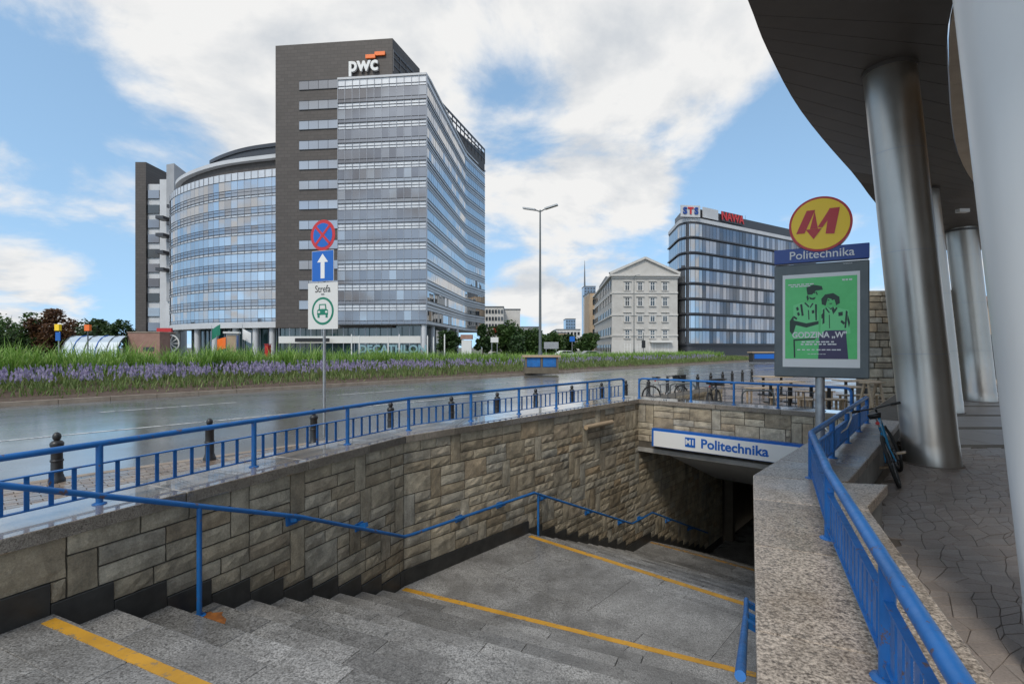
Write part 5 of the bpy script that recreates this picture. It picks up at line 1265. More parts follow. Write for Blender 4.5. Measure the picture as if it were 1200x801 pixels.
# --- slabs behind it
ws = empty('slab_wing', (-82, 118, -.3), 0, 'dark slab with a narrow glazed strip behind the curved office building', 'building')
bs = Vector((-82, 118))
def blockf(name, u0, u1, Y, ztop, depth, mat, root, b, z0=0):
    x0, x1 = PX(u0, Y), PX(u1, Y); mb = MB(); mb.box(((x0 + x1) / 2 - b.x, Y + depth / 2 - b.y, (ztop + ZB + z0) / 2), (x1 - x0, depth, ztop + ZB - z0)); return mb.build(name, M[mat], root)
blockf('dark_slab', 158.5, 171, 118, 44.5, 12, 'darkclad', ws, bs); blockf('glazed_block', 171.03, 187, 118.6, 39.6, 10, 'lightclad', ws, bs)
for i in range(11):
    x0, x1 = PX(171.5, 118.4), PX(186.5, 118.4)
    mb = MB(); mb.box(((x0 + x1) / 2 - bs.x, 118.5 - bs.y, 3.2 + i * 3.4 + ZB), (x1 - x0, .3, 1.9)); mb.build('window_band', M['pane'] if i % 3 else M['pane_dark'], ws)
    mb = MB(); mb.box(((x0 + x1) / 2 - bs.x, 118.4 - bs.y, 2.2 + i * 3.4 + ZB), (x1 - x0, .2, .10)); mb.build('transom', M['mullion'], ws)
gw = empty('stair_tower', (-74, 114, -.3), 0, 'pale grey stair tower with small dark balconies next to the dark slab', 'building'); bg_ = Vector((-74, 114))
blockf('pale_wall', 187.2, 196.5, 114, 39.2, 6, 'lightclad', gw, bg_)
mb = MB(); mb.prism([Vector(q) - bg_ for q in ((PX(195, 113.2), 113.2), (PX(204, 112.4), 112.4), (PX(230, 124), 124), (PX(222, 126), 126))], 12 + ZB, 42.2 + ZB); mb.build('grey_wall', M['greyclad'], gw)
mb = MB(); mb.prism([Vector(q) - bg_ for q in ((PX(194.5, 113.8), 113.8), (PX(200, 113.4), 113.4), (PX(206, 118), 118), (PX(200, 119), 119))], 0 + ZB, 14 + ZB); mb.build('grey_wall', M['lightclad'], gw)
for i in range(4):
    for u, y in ((191, 256 + i * 20), (204, 243 + i * 20)):
        if u == 204 and i > 2: continue
        mb = MB(); mb.box((0, 0, 0), (1.7, 2.4, .7)); mb.build('balcony', M['mullion'], gw, loc=v3(Vector((PX(u, 112.2), 112.2)) - bg_, EYE + (407 - y) / 600 * 112.2 + ZB))

# --- stucco tenement
te = empty('tenement', (32, 126, -.3), 0, 'grey stucco tenement with a triangular pediment and four rows of windows', 'building'); bt = Vector((32, 126))
A_, B_ = Vector((24.4, 125)), Vector((40.5, 125.3)); S_ = Vector((28.6, 178)); HT = 19.6
mb = MB(); mb.prism([q - bt for q in (A_, B_, B_ + Vector((4, 45)), S_)], 0, HT + ZB); mb.build('wall', M['stucco'], te)
tv = (B_ - A_).normalized(); tlen = (B_ - A_).length
def front_box(x0, x1, z0, z1, out, mat, name, parent=te):
    mb = MB(); a = A_ + tv * x0 - bt; b = A_ + tv * x1 - bt; nv = Vector((tv.y, -tv.x)); mb.prism([a, b, b + nv * out, a + nv * out], z0 + ZB, z1 + ZB); return mb.build(name, M[mat], parent)
front_box(-.5, tlen + .4, HT - .45, HT + .02, .75, 'stucco_trim', 'cornice'); front_box(-.2, tlen + .15, HT - .95, HT - .453, .3, 'stucco_trim', 'cornice')
for z_ in (15.0, 9.6, 4.6): front_box(-.08, tlen + .08, z_, z_ + .35, .2, 'stucco_trim', 'string_course')
front_box(-.08, tlen + .05, 0, 3.6, .10, 'stucco_trim', 'plinth')
AZ = 23.6
def gable(x0, x1, zb0, za, y0, y1, mat, name):
    mb = MB(); mid = A_ + tv * ((x0 + x1) / 2) - bt; a = A_ + tv * x0 - bt; b = A_ + tv * x1 - bt; f = Vector((tv.y, -tv.x))
    mb.add([v3(a + f * y0, zb0 + ZB), v3(b + f * y0, zb0 + ZB), v3(mid + f * y0, za + ZB), v3(a + f * y1, zb0 + ZB), v3(b + f * y1, zb0 + ZB), v3(mid + f * y1, za + ZB)], [(0, 1, 2), (5, 4, 3), (0, 3, 4, 1), (1, 4, 5, 2), (2, 5, 3, 0)]); return mb.build(name, M[mat], te)
gable(-.3, tlen + .2, HT + .03, AZ - .3, .1, -.4, 'stucco', 'pediment')
for s in (0, 1):
    mb = MB(); a = A_ + tv * (-.6 if s == 0 else tlen + .5) - bt; m_ = A_ + tv * (tlen / 2) - bt; mb.bar(v3(a + Vector((0, -.1)), HT + .25 + ZB), v3(m_ + Vector((0, -.1)), AZ + .05 + ZB), 1.1, .55); mb.build('raking_cornice', M['stucco_trim'], te)
mb = MB(); mid = A_ + tv * (tlen / 2) - bt; a = A_ - bt; b = B_ - bt; bk = Vector((4, 46))
mb.add([v3(a, HT + ZB), v3(mid, AZ + ZB), v3(mid + bk, AZ + ZB), v3(a + bk, HT + ZB), v3(b, HT + ZB), v3(b + bk, HT + ZB)], [(0, 1, 2, 3), (1, 4, 5, 2)]); mb.build('roof', M['roof_metal'], te)
def window(x, z, w, h, root=te, n=True):
    g = empty('window', v3(A_ + tv * x - bt, z + ZB)); g.parent = root; g.rotation_euler = (0, 0, math.atan2(tv.y, tv.x))
    mb = MB(); mb.box((0, -.02, h / 2), (w, .08, h)); mb.build('pane', M['pane_dark'], g)
    mb = MB(); mb.box((0, -.09, h / 2), (.09, .08, h)); mb.box((0, -.085, h * .68), (w, .07, .09))
    for s in (-1, 1): mb.box((s * w / 2, -.085, h / 2), (.10, .09, h))
    mb.build('frame', M['white'], g)
    mb = MB(); mb.box((0, -.16, -.14), (w + .7, .32, .18)); mb.build('sill', M['stucco_trim'], g)
    if n:
        for s in (-1, 1): mb = MB(); mb.box((s * (w / 2 + .22), -.06, h / 2), (.26, .12, h)); mb.build('surround', M['stucco_trim'], g)
        mb = MB(); mb.box((0, -.18, h + .42), (w + .95, .36, .2)); mb.build('hood', M['stucco_trim'], g)
for u in (735, 750, 764.7, 779.4):
    x = PX(u, 125.1) - A_.x
    for v in (335.5, 353.5, 372, 391.5): window(x, EYE + (407 - v) / 600 * 125 - .9, 1.05, 1.8)
    window(x, .2, 1.5, 2.6, te, False)
front_box(9.2, 14.5, 3.0, 3.35, 1.3, 'offwhite', 'awning')
sv = (S_ - A_).normalized()
for i in range(11):
    for j in range(5):
        p = A_ + sv * (2.6 + i * 4.5); mb = MB(); mb.box((0, 0, 0), (.25, 1.2, 1.9)); mb.build('window', M['pane_dark'], te, loc=v3(p + Vector((-.08, 0)) - bt, (1.6, 5.9, 9.6 + .9, 14.0, 17.3)[j] + ZB), rot=(0, 0, -math.atan2(sv.x, sv.y)))
for z_ in (19.2, 15.0, 9.6, 4.6):
    a, b = A_ - bt, S_ - bt; mb = MB(); mb.bar(v3(a, z_ + ZB), v3(b, z_ + ZB), .6 if z_ < 19 else 1.3, .4); mb.build('string_course', M['stucco_trim'], te)
# next house in the terrace, with bays
ob = empty('bay_house', (31, 186, -.3), 0, 'tan house with rounded bays behind the pedimented tenement', 'building'); b2 = Vector((31, 186))
x0 = PX(688, 186); mb = MB(); mb.box((x0 + 5 - b2.x, 0, 10.5), (10, 14, 21)); mb.build('wall', M['stucco_tan'], ob)
mb = MB(); mb.lathe([(2.0, 3), (2.4, 4), (2.4, 18), (1.8, 20.5)], 14, (x0 + 1.9 - b2.x, -7, 0)); mb.build('bay', M['stucco_tan'], ob)
mb = MB(); mb.lathe([(3.2, 21), (2.6, 24), (.3, 27.5)], 6, (x0 + 6.5 - b2.x, -3, 0), False); mb.build('turret_roof', M['roof_metal'], ob)
for j in range(5):
    for i in range(3):
        mb = MB(); mb.box((x0 + 1.0 + i * 1.6 - b2.x, -7.05 if i == 2 else -9.3, 4.2 + j * 3.4), (.9, .3, 1.7)); mb.build('window', M['pane_dark'], ob)

# --- corner glass block
nw = empty('glass_corner_block', (46, 127, -.3), 0, 'dark glass office block with rounded corner and rooftop NAWA letters', 'building'); bn = Vector((46, 127))
K0 = Vector((41.9, 127.6)); Kc = Vector((42.6, 125.2)); K1 = Vector((45.0, 125.4)); KE = Vector((92, 155)); KL = Vector((43.2, 141))
fdir = (KE - K1).normalized()
ctr = refine([Vector((41.95, 129.5)), Vector((42.0, 127.3)), Vector((43.0, 125.6)), Vector((45.0, 125.5)), Vector((47.0, 126.6))], 5)
ZN0, FN, NN = 2.6, 3.75, 8; ZNT = ZN0 + FN * NN
body = [KL] + ctr + [KE, KE + Vector((-6, 20)), Vector((52, 160))]
mb = MB(); mb.prism([p - bn for p in body], 0, ZNT + ZB); mb.build('wall', M['mullion'], nw)
right = resample([ctr[-1], KE], 1.35); prng = random.Random(4)
corner_m = resample(ctr, 1.2); leftm = resample([KL, ctr[0]], 2.2)
for f in range(NN):
    zf = ZN0 + f * FN
    panes_on(nw, right[:31], zf + .25 + ZB, 3.0, 'pane_nawa', bn, .06, .008, gap=.10, rng=prng)
    mb = MB()
    for a, b in list(zip(right[30:], right[31:])):
        t = (b - a).normalized(); nv = Vector((t.y, -t.x)); mb.add([v3(a + nv * .06 + t * .05 - bn, zf + .25 + ZB), v3(b + nv * .06 - t * .05 - bn, zf + .25 + ZB), v3(b + nv * .06 - t * .05 - bn, zf + 3.2 + ZB), v3(a + nv * .06 + t * .05 - bn, zf + 3.2 + ZB)], [(0, 1, 2, 3)])
    mb.build('window_band', M['pane'], nw, recalc=False)
    for nm, pl, mt in (('corner_glass', corner_m, 'pane_curve'), ('side_glass', leftm, 'pane_strip')):
        mb = MB()
        for a, b in zip(pl, pl[1:]):
            t = (b - a).normalized(); nv = Vector((t.y, -t.x)); j = prng.uniform(-.01, .01)
            mb.add([v3(a + nv * (.06 + j) + t * .05 - bn, zf + .25 + ZB), v3(b + nv * .06 - t * .05 - bn, zf + .25 + ZB), v3(b + nv * .06 - t * .05 - bn, zf + 3.2 + ZB), v3(a + nv * .06 + t * .05 - bn, zf + 3.2 + ZB)], [(0, 1, 2, 3)])
        mb.build(nm, M[mt], nw, recalc=False)
    ribbon(shift([KL] + ctr + [KE], bn), zf - .18 + ZB, zf + .14 + ZB, .0, .42).build('floor_ledge', M['mullion'], nw)
ribbon(shift([KL] + ctr + [KE], bn), ZNT + ZB, ZNT + .9 + ZB, -.3, .5).build('parapet', M['lightclad'], nw)
ribbon(shift([KL.lerp(ctr[0], .3)] + ctr + [KE], bn), ZNT + 1.0 + ZB, ZNT + 3.6 + ZB, -1.0, .1).build('roof_screen', M['mullion'], nw)
rail_pts = resample(offs([KL] + ctr + [KE], -.6), 2.2)
def roofsign(u, v, w, h, Y, mat, body_=None, tmat='white', ts=1.5):
    p = Vector((PX(u, Y), Y)); rz = math.atan2(fdir.y, fdir.x)
    mb = MB(); mb.box((0, 0, 0), (w, .2, h)); o = mb.build('roof_sign', M[mat], nw, loc=v3(p - bn, EYE + (407 - v) / 600 * Y + ZB), rot=(0, 0, rz))
    if body_: link('lettering', text_mesh(body_, ts, .08, M[tmat], .06, 1.0), o, (0, -.2, 0))
    return o
roofsign(832.5, 250.5, 6.0, 2.6, 129.2, 'lightclad', None)
roofsign(858, 256, 9.0, 2.6, 134.2, 'mullion', 'NAWA', 'signred', 3.0)
ss = roofsign(809, 247.5, 5.0, 2.8, 124.6, 'lightclad'); ss.rotation_euler = (0, 0, R(8))
for i, (c_, m_) in enumerate((('S', 'darkblue'), ('T', 'signred'), ('S', 'darkblue'))): link('lettering', text_mesh(c_, 2.2, .08, M[m_], .10), ss, (-1.45 + i * 1.45, -.2, 0))
for u, Y in ((812, 128), (836, 131), (877, 137)):
    mb = MB(); mb.lathe([(.08, 0), (.04, 5.5)], 6); mb.build('antenna', M['mullion'], nw, loc=v3(Vector((PX(u, Y), Y)) + Vector((1, 4)) - bn, ZNT + ZB))

# --- distant buildings
def far_block(name, label, u0, u1, vtop, Y, depth, mat, rows=0, cols=0, wmat='pane_dark'):
    x0, x1 = PX(u0, Y), PX(u1, Y); zt_ = EYE + (407 - vtop) / 600 * Y; r_ = empty(name, ((x0 + x1) / 2, Y, -.3), 0, label, 'building')
    mb = MB(); mb.box((0, depth / 2, zt_ / 2), (x1 - x0, depth, zt_)); mb.build('wall', M[mat], r_)
    for j in range(rows):
        for i in range(cols):
            w = (x1 - x0) / cols; h = zt_ / (rows + .5); mb = MB(); mb.box((-(x1 - x0) / 2 + (i + .5) * w, -.05, zt_ - (j + .6) * h), (w * .62, .4, h * .5)); mb.build('window', M[wmat], r_)
    mb = MB(); mb.box((0, depth / 2, zt_ + Y * .001), (x1 - x0 + .4, depth + .4, Y * .002)); mb.build('roof', M['roof_metal'], r_)
    return r_, zt_
r_, z_ = far_block('white_block', 'white block with a red banner behind the roadside trees', 565, 590, 359, 190, 20, 'stucco_white', 6, 7)
mb = MB(); mb.box((2.0, -.4, 8.5), (3.4, .3, 2.2)); mb.build('red_banner', M['red'], r_)
far_block('blank_block', 'plain grey block beside the one with a red banner', 588.5, 609.5, 362, 205, 16, 'stucco_white', 0, 0)
far_block('low_terrace', 'long low pale building far down the street', 652, 680, 386, 360, 30, 'stucco_white', 3, 7)
far_block('tan_shed', 'small tan roofed building far down the street', 652, 664, 390, 330, 20, 'stucco_tan', 1, 4)
r_, z_ = far_block('office_high_rise', 'distant square blue glass high-rise on the skyline', 663, 674.5, 374, 700, 30, 'towerglass', 9, 4, 'pane_dark')
r_, z_ = far_block('spire_tower', 'slender distant glass tower with a tall spire on the skyline', 684.5, 698, 336, 900, 30, 'towerglass', 22, 4, 'pane_dark')
mb = MB(); mb.lathe([(1.6, 0), (1.0, 25), (.25, 48)], 8); mb.build('spire', M['roof_metal'], r_, loc=(-8, 8, z_))
far_block('beige_house', 'flat beige house end rising behind the bay house', 689, 700, 343, 215, 14, 'stucco_white', 5, 2)
far_block('far_terrace', 'low grey rooftops behind the roadside trees', 607, 632, 383, 300, 30, 'greyclad', 3, 7)

# ------------------------------------------------------------------ street furniture across the road
def lamp_post(u, vtop, Y, label, arms=2, rz=R(-20), r=.11):
    zt_ = EYE + (407 - vtop) / 600 * Y; zb = .2; r_ = empty('street_lamp', (PX(u, Y), Y, zb), rz, label, 'street lamp')
    H = zt_ - zb; mb = MB(); mb.lathe([(r * 1.7, 0), (r * 1.6, 1.2), (r * 1.15, 1.3), (r * .55, H)], 12); mb.build('pole', M['lampgrey'], r_)
    for s in ((-1, 1) if arms == 2 else (1,)):
        mb = MB(); mb.tube([(0, 0, H - .15), (s * .45, 0, H + .05)], .05, 8); a = mb.build('arm', M['lampgrey'], r_)
        mb = MB(); m = Matrix.Rotation(-s * .22, 3, 'Y'); mb.box((s * .95, 0, H + .17), (1.1, .36, .12), mat=m); mb.build('lamp_head', M['galv'], a)
    return r_
lamp_post(633, 246, 42.5, 'tall grey street lamp with twin heads in the planted median')
lamp_post(743, 323, 118, 'thin dark street lamp in front of the pedimented tenement', 1, R(20), .10)
ki = empty('utility_kiosk', (PX(634, 37.5), 37.6, -.08), AR * 0 + R(4), 'low utility box with blue panels at the edge of the median', 'utility box')
mb = MB(); mb.box((0, 0, .22), (2.5, .9, .44)); mb.build('base', M['plaster_dark'], ki)
mb = MB(); mb.box((0, 0, .80), (2.3, .74, .74)); mb.build('body', M['mullion'], ki)
for x in (-1.15, 0, 1.15):
    mb = MB(); mb.box((x, -.40, .82), (.14, .06, .78)); mb.build('post', M['plaster_dark'], ki)
for x in (-.58, .58):
    mb = MB(); mb.box((x, -.385, .80), (.96, .03, .66)); mb.build('panel', M['blue'], ki)
for s in (-1,):
    mb = MB(); mb.box((-1.165, 0, .80), (.03, .62, .66)); mb.build('panel', M['blue'], ki)
mb = MB(); mb.box((0, 0, 1.25), (2.75, 1.1, .14)); mb.build('roof_slab', M['stucco_tan'], ki)
k2 = empty('utility_kiosk', (PX(893, 66), 66, -.08), R(4), 'low utility box with blue panels far along the median', 'utility box')
mb = MB(); mb.box((0, 0, .6), (3.0, 1, 1.2)); mb.build('body', M['mullion'], k2); mb = MB(); mb.box((0, -.52, .75), (2.6, .04, .6)); mb.build('panel', M['signblue'], k2); mb = MB(); mb.box((0, 0, 1.27), (3.3, 1.2, .14)); mb.build('roof_slab', M['stucco_tan'], k2)
def board(u, v0, v1, w, Y, label, mat, legs=2, h=None):
    zt_, zb = EYE + (407 - v0) / 600 * Y, EYE + (407 - v1) / 600 * Y; r_ = empty('road_sign', (PX(u, Y), Y, -.1), 0, label, 'sign'); W_ = w / 600 * Y
    mb = MB(); mb.box((0, 0, (zt_ + zb) / 2 + .1), (W_, .08, zt_ - zb)); f_ = mb.build('panel', M[mat], r_)
    for x in ((-W_ * .35, W_ * .35) if legs == 2 else (0,)):
        mb = MB(); mb.lathe([(.05, 0), (.05, zt_ + .1)], 8); mb.build('leg', M['galv'], r_, loc=(x, .09, 0))
    return r_
board(579.5, 395, 401, 9, 75, 'small pale road sign on two posts beyond the median', 'offwhite')
board(646, 400.5, 408.5, 17, 80, 'wide grey road sign back beyond the tall street lamp', 'galv')
board(670.5, 394, 400, 6, 85, 'small blue direction sign down the street', 'signblue', 1)
board(68, 389, 399, 5.5, 48, 'blue road sign with a yellow lamp box above it', 'signblue', 1)
yl = bpy.data.objects[[o.name for o in COL.objects if o.get('label', '').startswith('blue road sign with')][0]]
mb = MB(); mb.box((0, 0, EYE + (407 - 383.5) / 600 * 48 + .1), (.42, .3, .6)); mb.build('lamp_box', M['metroyel'], yl)
ts = empty('traffic_signal', (PX(103, 52), 52, -.1), 0, 'orange backed traffic signal beside the glass canopy', 'traffic signal')
mb = MB(); mb.lathe([(.06, 0), (.06, 3.9)], 8); mb.build('pole', M['lampgrey'], ts); mb = MB(); mb.box((0, 0, 3.9), (.5, .3, .62)); mb.build('head', M['orange'], ts)
t2_ = empty('traffic_signal', (PX(754, 108), 108, -.1), 0, 'dark traffic signal before the tenement doorway', 'traffic signal')
mb = MB(); mb.lathe([(.07, 0), (.07, 5)], 8); mb.build('pole', M['lampgrey'], t2_); mb = MB(); mb.box((0, -.1, 2.6), (.7, .4, 1.6)); mb.build('head', M['black'], t2_)

# glass barrel canopy and brick block
gc = empty('glass_canopy', (PX(120, 62), 62, -.3), R(4), 'low barrel vaulted glass canopy over the far station entrance', 'canopy')
Lc = 6.2; rad = 2.2
n = 9; angs = [R(180 - 20 * i * .5 * 1.0) for i in range(n)]
prof = [(-math.cos(R(a)) * 1.0, math.sin(R(a))) for a in (0, 22, 45, 68, 90)]
for k in range(4):
    for s in range(5):
        x0_, x1_ = -Lc / 2 + Lc * s / 5 + .04, -Lc / 2 + Lc * (s + 1) / 5 - .04; (y0_, z0_), (y1_, z1_) = prof[k], prof[k + 1]
        mb = MB(); vs = []
        for dy in (0, .03):
            for x, (yy, zz) in ((x0_, (y0_, z0_)), (x1_, (y0_, z0_)), (x1_, (y1_, z1_)), (x0_, (y1_, z1_))): vs.append((x, yy * rad + dy, zz * 2.6 + .9 - dy))
        mb.add(vs, [(0, 1, 2, 3), (7, 6, 5, 4), (0, 4, 5, 1), (1, 5, 6, 2), (2, 6, 7, 3), (3, 7, 4, 0)]); mb.build('pane', M['frosted'], gc)
for s in range(6):
    x = -Lc / 2 + Lc * s / 5; mb = MB(); mb.tube([(x, -math.cos(R(a)) * rad * 1.01, math.sin(R(a)) * 2.63 + .9) for a in range(0, 181, 15)], .05, 6); mb.build('rib', M['signblue'] if s in (1, 3) else M['lampgrey'], gc)
mb = MB(); mb.box((0, 0, .45), (Lc, rad * 2, .9)); mb.build('base', M['concrete'], gc)
pk = empty('brick_block', (PX(168.5, 62), 62, -.3), 0, 'windowless pinkish brick block beside the glass canopy', 'building')
mb = MB(); mb.box((0, 1.5, 1.95), (3.85, 3, 3.9)); mb.build('wall', M['brick_pink'], pk); mb = MB(); mb.box((0, 1.5, 3.95), (4.0, 3.15, .12)); mb.build('coping', M['kerb'], pk)
mb = MB(); mb.box((.6, -.02, 1.9), (1.3, .06, .5)); mb.build('vent', M['mullion'], pk)
fw = empty('round_fan_screen', (PX(199, 64), 64, -.3), R(10), 'round white spoked screen next to the brick block', 'screen')
mb = MB(); nn = 32; mb.tube([(1.05 * math.cos(2 * math.pi * k / nn), 0, 2.6 + 1.05 * math.sin(2 * math.pi * k / nn)) for k in range(nn)], .09, 6, True); mb.build('rim', M['offwhite'], fw)
mb = MB()
for k in range(10):
    a = 2 * math.pi * k / 10; mb.bar((0, 0, 2.6), (1.0 * math.cos(a), 0, 2.6 + 1.0 * math.sin(a)), .10, .16, (0, 1, 0))
mb.build('spokes', M['offwhite'], fw); mb = MB(); mb.box((0, .15, 2.5), (2.2, .12, 2.6)); mb.build('backing', M['lampgrey'], fw)
for s in (-.9, .9):
    mb = MB(); mb.box((s, .1, .8), (.12, .12, 1.6)); mb.build('leg', M['lampgrey'], fw)
rs = empty('fascia_sign', (PX(193, 66), 66, -.3), 0, 'dark red fascia sign above the spoked screen', 'sign'); mb = MB(); mb.box((0, 0, 4.35), (1.9, .3, .5)); mb.build('panel', M['red'], rs)
for s in (-.8, .8):
    mb = MB(); mb.lathe([(.05, 0), (.05, 4.2)], 8); mb.build('leg', M['lampgrey'], rs, loc=(s, .1, 0))
ac = empty('advertising_pillar', (PX(272, 70), 70, -.3), R(20), 'pale advertising pillar with two poster faces before the curved lobby', 'pillar')
mb = MB(); mb.box((0, 0, 2), (1.3, 1.3, 4)); mb.build('core', M['galv'], ac); mb = MB(); mb.box((0, 0, 4.12), (1.9, 1.9, .24)); mb.build('cap', M['offwhite'], ac)
mb = MB(); mb.box((0, -.67, 2.3), (1.1, .05, 2.9)); mb.build('poster', M['stucco_tan'], ac); mb = MB(); mb.box((.67, 0, 2.3), (.05, 1.1, 2.9)); mb.build('poster', M['signblue'], ac)
for u, v, Y, m_, lab, rot in ((248, 392, 72, 'signgreen', 'teal flag on a pole before the curved lobby', .6), (254, 404, 69, 'orange', 'orange feather flag standing before the curved lobby', .25), (284, 391, 72, 'white', 'white flag on a pole beside the advertising pillar', -.5)):
    z_ = EYE + (407 - v) / 600 * Y + .3; f_ = empty('flag', (PX(u, Y), Y, -.3), 0, lab, 'flag')
    mb = MB(); mb.lathe([(.04, 0), (.03, z_ + 1.3)], 8); mb.build('pole', M['galv'], f_)
    mb = MB(); vs = []; 
    for i in range(5):
        x = i * .3; vs += [(x, .08 * math.sin(i * 1.6), z_ - .75 + rot * x), (x, .08 * math.sin(i * 1.6 + .4), z_ + .75 + rot * x)]
    mb.add(vs, [(2 * i, 2 * i + 2, 2 * i + 3, 2 * i + 1) for i in range(4)], True); mb.build('cloth', M[m_], f_)
for i, u in enumerate((412, 421, 455, 468, 501, 508, 521)):
    Y = 80; f_ = empty('banner_pole', (PX(u, Y), Y, -.3), 0, 'short pale banner pole outside the sports shop', 'pole', 'banner poles outside the shop')
    mb = MB(); mb.lathe([(.10, 0), (.10, 4.0 - .2 * (i % 3)), (.03, 4.2 - .2 * (i % 3))], 8); mb.build('shaft', M['offwhite'], f_); mb = MB(); mb.lathe([(.2, 0), (.2, .15)], 8); mb.build('foot', M['galv'], f_)
for u, label in ((314, 'red panel stand by the dark tower shop front'), (547, 'white booth with a red top by the roadside trees')):
    bo = empty('kiosk', (PX(u, 78), 78, -.3), 0, label, 'kiosk'); mb = MB(); mb.box((0, 0, 1.6), (1.5 if u > 500 else .5, 1, 3.2 if u > 500 else 1.8)); mb.build('body', M['offwhite'] if u > 500 else M['red'], bo); mb = MB(); mb.box((0, 0, 3.7 if u > 500 else 2.6), (1.8 if u > 500 else .6, 1.2, .7 if u > 500 else .1)); mb.build('top', M['brick_pink'] if u > 500 else M['red'], bo)

def car(label, u, Y, rz, mat):
    r_ = empty('car', (PX(u, Y), Y, ZR), rz, label, 'car')
    mb = MB(); prof = [(-2.1, .35), (2.1, .35), (2.15, .75), (1.2, .95), (.55, 1.42), (-1.1, 1.45), (-1.9, 1.0), (-2.15, .8)]
    vs = [(x, -.85, z) for x, z in prof] + [(x, .85, z) for x, z in prof]; n = len(prof); mb.add(vs, [tuple(range(n)), tuple(range(2 * n - 1, n - 1, -1))] + [(i, n + i, n + (i + 1) % n, (i + 1) % n) for i in range(n)]); bevel(mb.build('body', M[mat], r_), .06, 2)
    for s in (-1, 1):
        mb = MB(); mb.add([(x, s * .862, z) for x, z in ((-1.6, 1.0), (1.05, 1.0), (.52, 1.36), (-1.05, 1.38))], [(0, 1, 2, 3)]); mb.build('window', M['pane_dark'], r_)
        for x in (-1.35, 1.35):
            mb = MB(); mb.tube([(x, s * .70, .32), (x, s * .88, .32)], .32, 16); mb.build('wheel', M['rubber'], r_)
car('white car parked far down the street under the trees', 664, 95, .3, 'white'); car('grey car near the small roadside tree down the street', 693, 90, .2, 'galv')

# ------------------------------------------------------------------ trees
def tree(label, u, Y, vtop, wpx, mat, seed, n=1500, name='tree', shape='round', low=.12):
    rnd = random.Random(seed); H = EYE + (407 - vtop) / 600 * Y + .3; rw = wpx / 600 * Y / 2
    r_ = empty(name, (PX(u, Y), Y, -.3), rnd.random() * 6, label, 'tree', 'roadside trees')
    mb = MB(); mb.tube([(0, 0, 0), (.05, .02, H * .3), (.0, .05, H * .55), (.02, 0, H * .8)], [H * .022, H * .017, H * .011, H * .004], 8)
    cl = []
    for i in range(9):
        a = rnd.random() * 6.28; zz = H * rnd.uniform(.3, .7); L = rw * rnd.uniform(.5, .85); e = Vector((math.cos(a) * L, math.sin(a) * L, zz + L * .4)); mb.tube([(0, 0, zz * .85), e * .5 + Vector((0, 0, zz * .45)), e], [H * .009, H * .006, H * .002], 5)
    mb.build('trunk', M['bark'], r_)
    for i in range(26):
        while True:
            p = Vector((rnd.uniform(-1, 1), rnd.uniform(-1, 1), rnd.uniform(-1, 1)))
            if p.length < 1: break
        hz = low + (1 - low) * (p.z * .5 + .5); k = 1.0 if shape == 'round' else (1.15 - hz)
        cl.append((Vector((p.x * rw * .78 * k, p.y * rw * .78 * k, H * hz * .93)), rw * rnd.uniform(.22, .42) * (1 if shape == 'round' else .75)))
    mb = MB(); ls = max(.16, Y * .0042)
    for i in range(int(n * 2.6)):
        c, r0 = cl[rnd.randrange(len(cl))]; d = Vector((rnd.gauss(0, 1), rnd.gauss(0, 1), rnd.gauss(0, 1))).normalized() * (r0 * rnd.random() ** .4); p = c + d
        if p.z > H: p.z = H - rnd.random() * .3
        m = Euler((rnd.uniform(-1, 1), rnd.uniform(-1, 1), rnd.uniform(0, 6.3))).to_matrix(); s = ls * rnd.uniform(.6, 1.3)
        mb.add([p + m @ Vector(v) * s for v in ((-.5, -.28, 0), (.1, -.42, .08), (.62, 0, 0), (.1, .42, .08), (-.5, .28, 0))], [(0, 1, 2, 3, 4)])
    mb.build('crown', M[mat], r_, recalc=False); return r_
tree('broad green tree at the edge of the view beyond the tall grass', 8, 75, 365, 105, 'leaf_mid', 1, 3600)
tree('rust leaved tree beside the blue road sign', 62, 78, 362, 56, 'leaf_rust', 2, 2600)
tree('dark green tree behind the glass barrel canopy', 105, 100, 369, 60, 'leaf_dark', 3, 2400)
tree('small dark tree between the glass canopy and the dark slab', 145, 100, 373, 38, 'leaf_dark', 4, 1300)
tree('small dark tree under the office block side pillars', 528, 86, 384, 32, 'leaf_dark', 5, 1200)
tree('pointed dark green conifer at the office block corner', 566, 95, 372, 28, 'leaf_dark', 6, 1500, 'conifer_tree', 'cone')
tree('full green tree beneath the blank grey block', 592, 100, 375, 46, 'leaf_mid', 7, 2000)
tree('green tree directly behind the tall street lamp', 622, 108, 384, 44, 'leaf_mid', 8, 1700)
tree('olive tree to the side of the wide road sign back', 645, 125, 387, 36, 'leaf_mid', 9, 1400)
tree('round bright tree at the corner of the tenement', 689, 108, 389, 30, 'leaf_mid', 10, 1500)
tree('dark tree far down the street beside the blue direction sign', 663, 150, 392, 30, 'leaf_dark', 11, 1000)
tree('low dark bush tree behind the tall grass by the road sign', 606, 85, 394, 30, 'leaf_dark', 12, 1000)

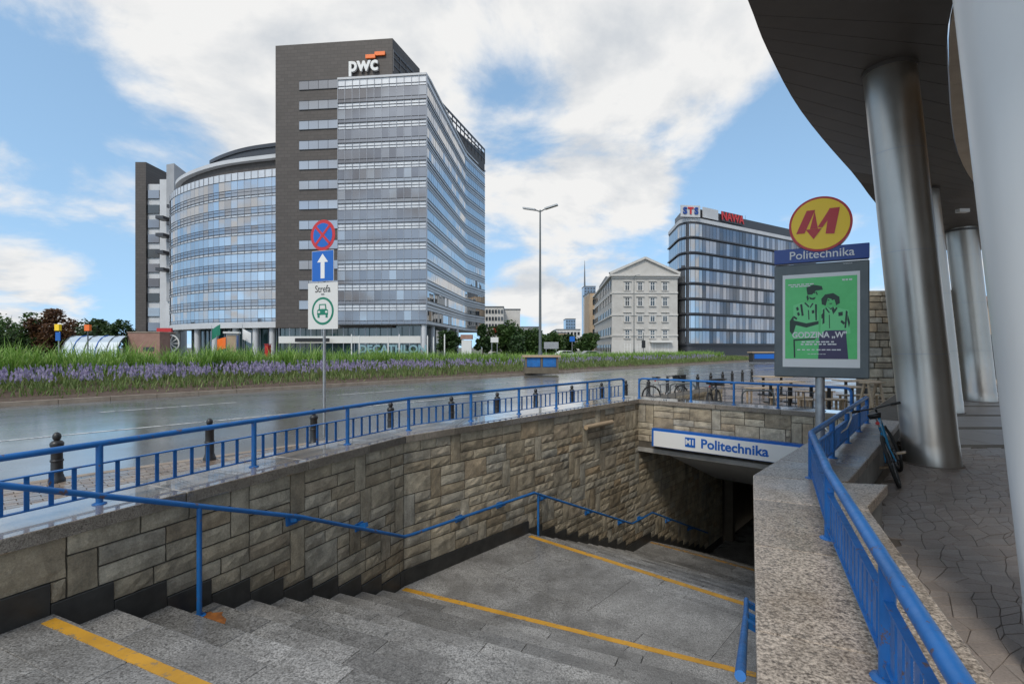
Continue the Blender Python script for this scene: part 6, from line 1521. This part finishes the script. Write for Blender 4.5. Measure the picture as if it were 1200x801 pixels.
# ------------------------------------------------------------------ planting of the median
rnd = random.Random(77)
def blade(mb, p, h, w, lean, a, segs=3, droop=.5):
    dx, dy = math.cos(a), math.sin(a); sx, sy = -dy * w / 2, dx * w / 2; vs = []
    for i in range(segs + 1):
        f = i / segs; k = 1 - f * f * .92; r = lean * f ** 1.7; z = h * (f - droop * .25 * f ** 3)
        vs += [(p.x + dx * r - sx * k, p.y + dy * r - sy * k, p.z + z), (p.x + dx * r + sx * k, p.y + dy * r + sy * k, p.z + z)]
    mb.add(vs, [(2 * i, 2 * i + 1, 2 * i + 3, 2 * i + 2) for i in range(segs)])
def hscale(t): return 1.0 if t < 8 else max(.72, 1.0 - (t - 8) * .012)
mb = MB()
clumps = [(rnd.uniform(-16, 82), rnd.uniform(-25.5, -21.2), rnd.uniform(.78, 1.12)) for _ in range(1500)]
for t, o, s in clumps:
    n = 26 if t < 30 else 16
    for k in range(n):
        q_ = RD(t + rnd.gauss(0, .22), o + rnd.gauss(0, .22)); p = v3(q_, mound(o, t) - .02); blade(mb, p, rnd.uniform(.95, 1.95) * s * hscale(t) * (1 + .10 * math.sin(t * 1.3 + 2 * math.sin(o)) + .08 * math.sin(t * 3.1 + o * 2)), rnd.uniform(.035, .07), rnd.uniform(.2, 1.05), rnd.random() * 6.28, 3, rnd.uniform(.5, 1.6))
tag(mb.build('tall_grass', M['grass_tall'], recalc=False), 'dense tall green ornamental grass along the back of the median', 'grass', kind='stuff')
mb = MB(); mg = MB()
for i in range(12000):
    t = rnd.uniform(-16, 75); dens = (1 if t < 10 else max(.16, 1 - (t - 10) / 24)) * (.45 + .55 * (math.sin(t * 2.1) * math.sin(t * .83 + 1) > -.25))
    if rnd.random() > dens: continue
    o = rnd.uniform(-21.8, -18.2); q_ = RD(t, o); p = v3(q_, mound(o, t) - .02); h = rnd.uniform(.30, .74); a = rnd.random() * 6.28; ln = rnd.uniform(.03, .18)
    blade(mg, p, h * .75, .016, ln, a, 2, 0); blade(mg, p, h * .5, .03, ln * 2, a + 2, 2, 0)
    if rnd.random() < .32: continue
    c = p + Vector((math.cos(a) * ln * .9, math.sin(a) * ln * .9, h * .62))
    for k in range(3):
        s = rnd.uniform(.035, .055); aa = rnd.random() * 6.28; e = c + Vector((rnd.uniform(-.03, .03), rnd.uniform(-.03, .03), .08 * k)); mb.add([e + Vector((math.cos(aa) * s, math.sin(aa) * s, 0)), e + Vector((0, 0, s * 1.9)), e - Vector((math.cos(aa) * s, math.sin(aa) * s, 0)), e - Vector((0, 0, s * 1.2))], [(0, 1, 2, 3)])
tag(mb.build('lavender', M['lavender'], recalc=False), 'band of purple lavender flowers in front of the tall grass', 'lavender', kind='stuff')
for i in range(21000):
    t = rnd.uniform(-16, 85); o = rnd.uniform(-20.6, -16.7) if rnd.random() < .96 else rnd.uniform(-16.7, -15.5); q_ = RD(t, o); p = v3(q_, mound(o, t) - .02)
    blade(mg, p, rnd.uniform(.18, .48) * (1 if o < -16.7 else .4), rnd.uniform(.03, .06), rnd.uniform(.05, .28), rnd.random() * 6.28, 2, .3)
tag(mg.build('ground_cover', M['grass_low'], recalc=False), 'low green ground cover between the lavender and the bare soil', 'ground cover', kind='stuff')
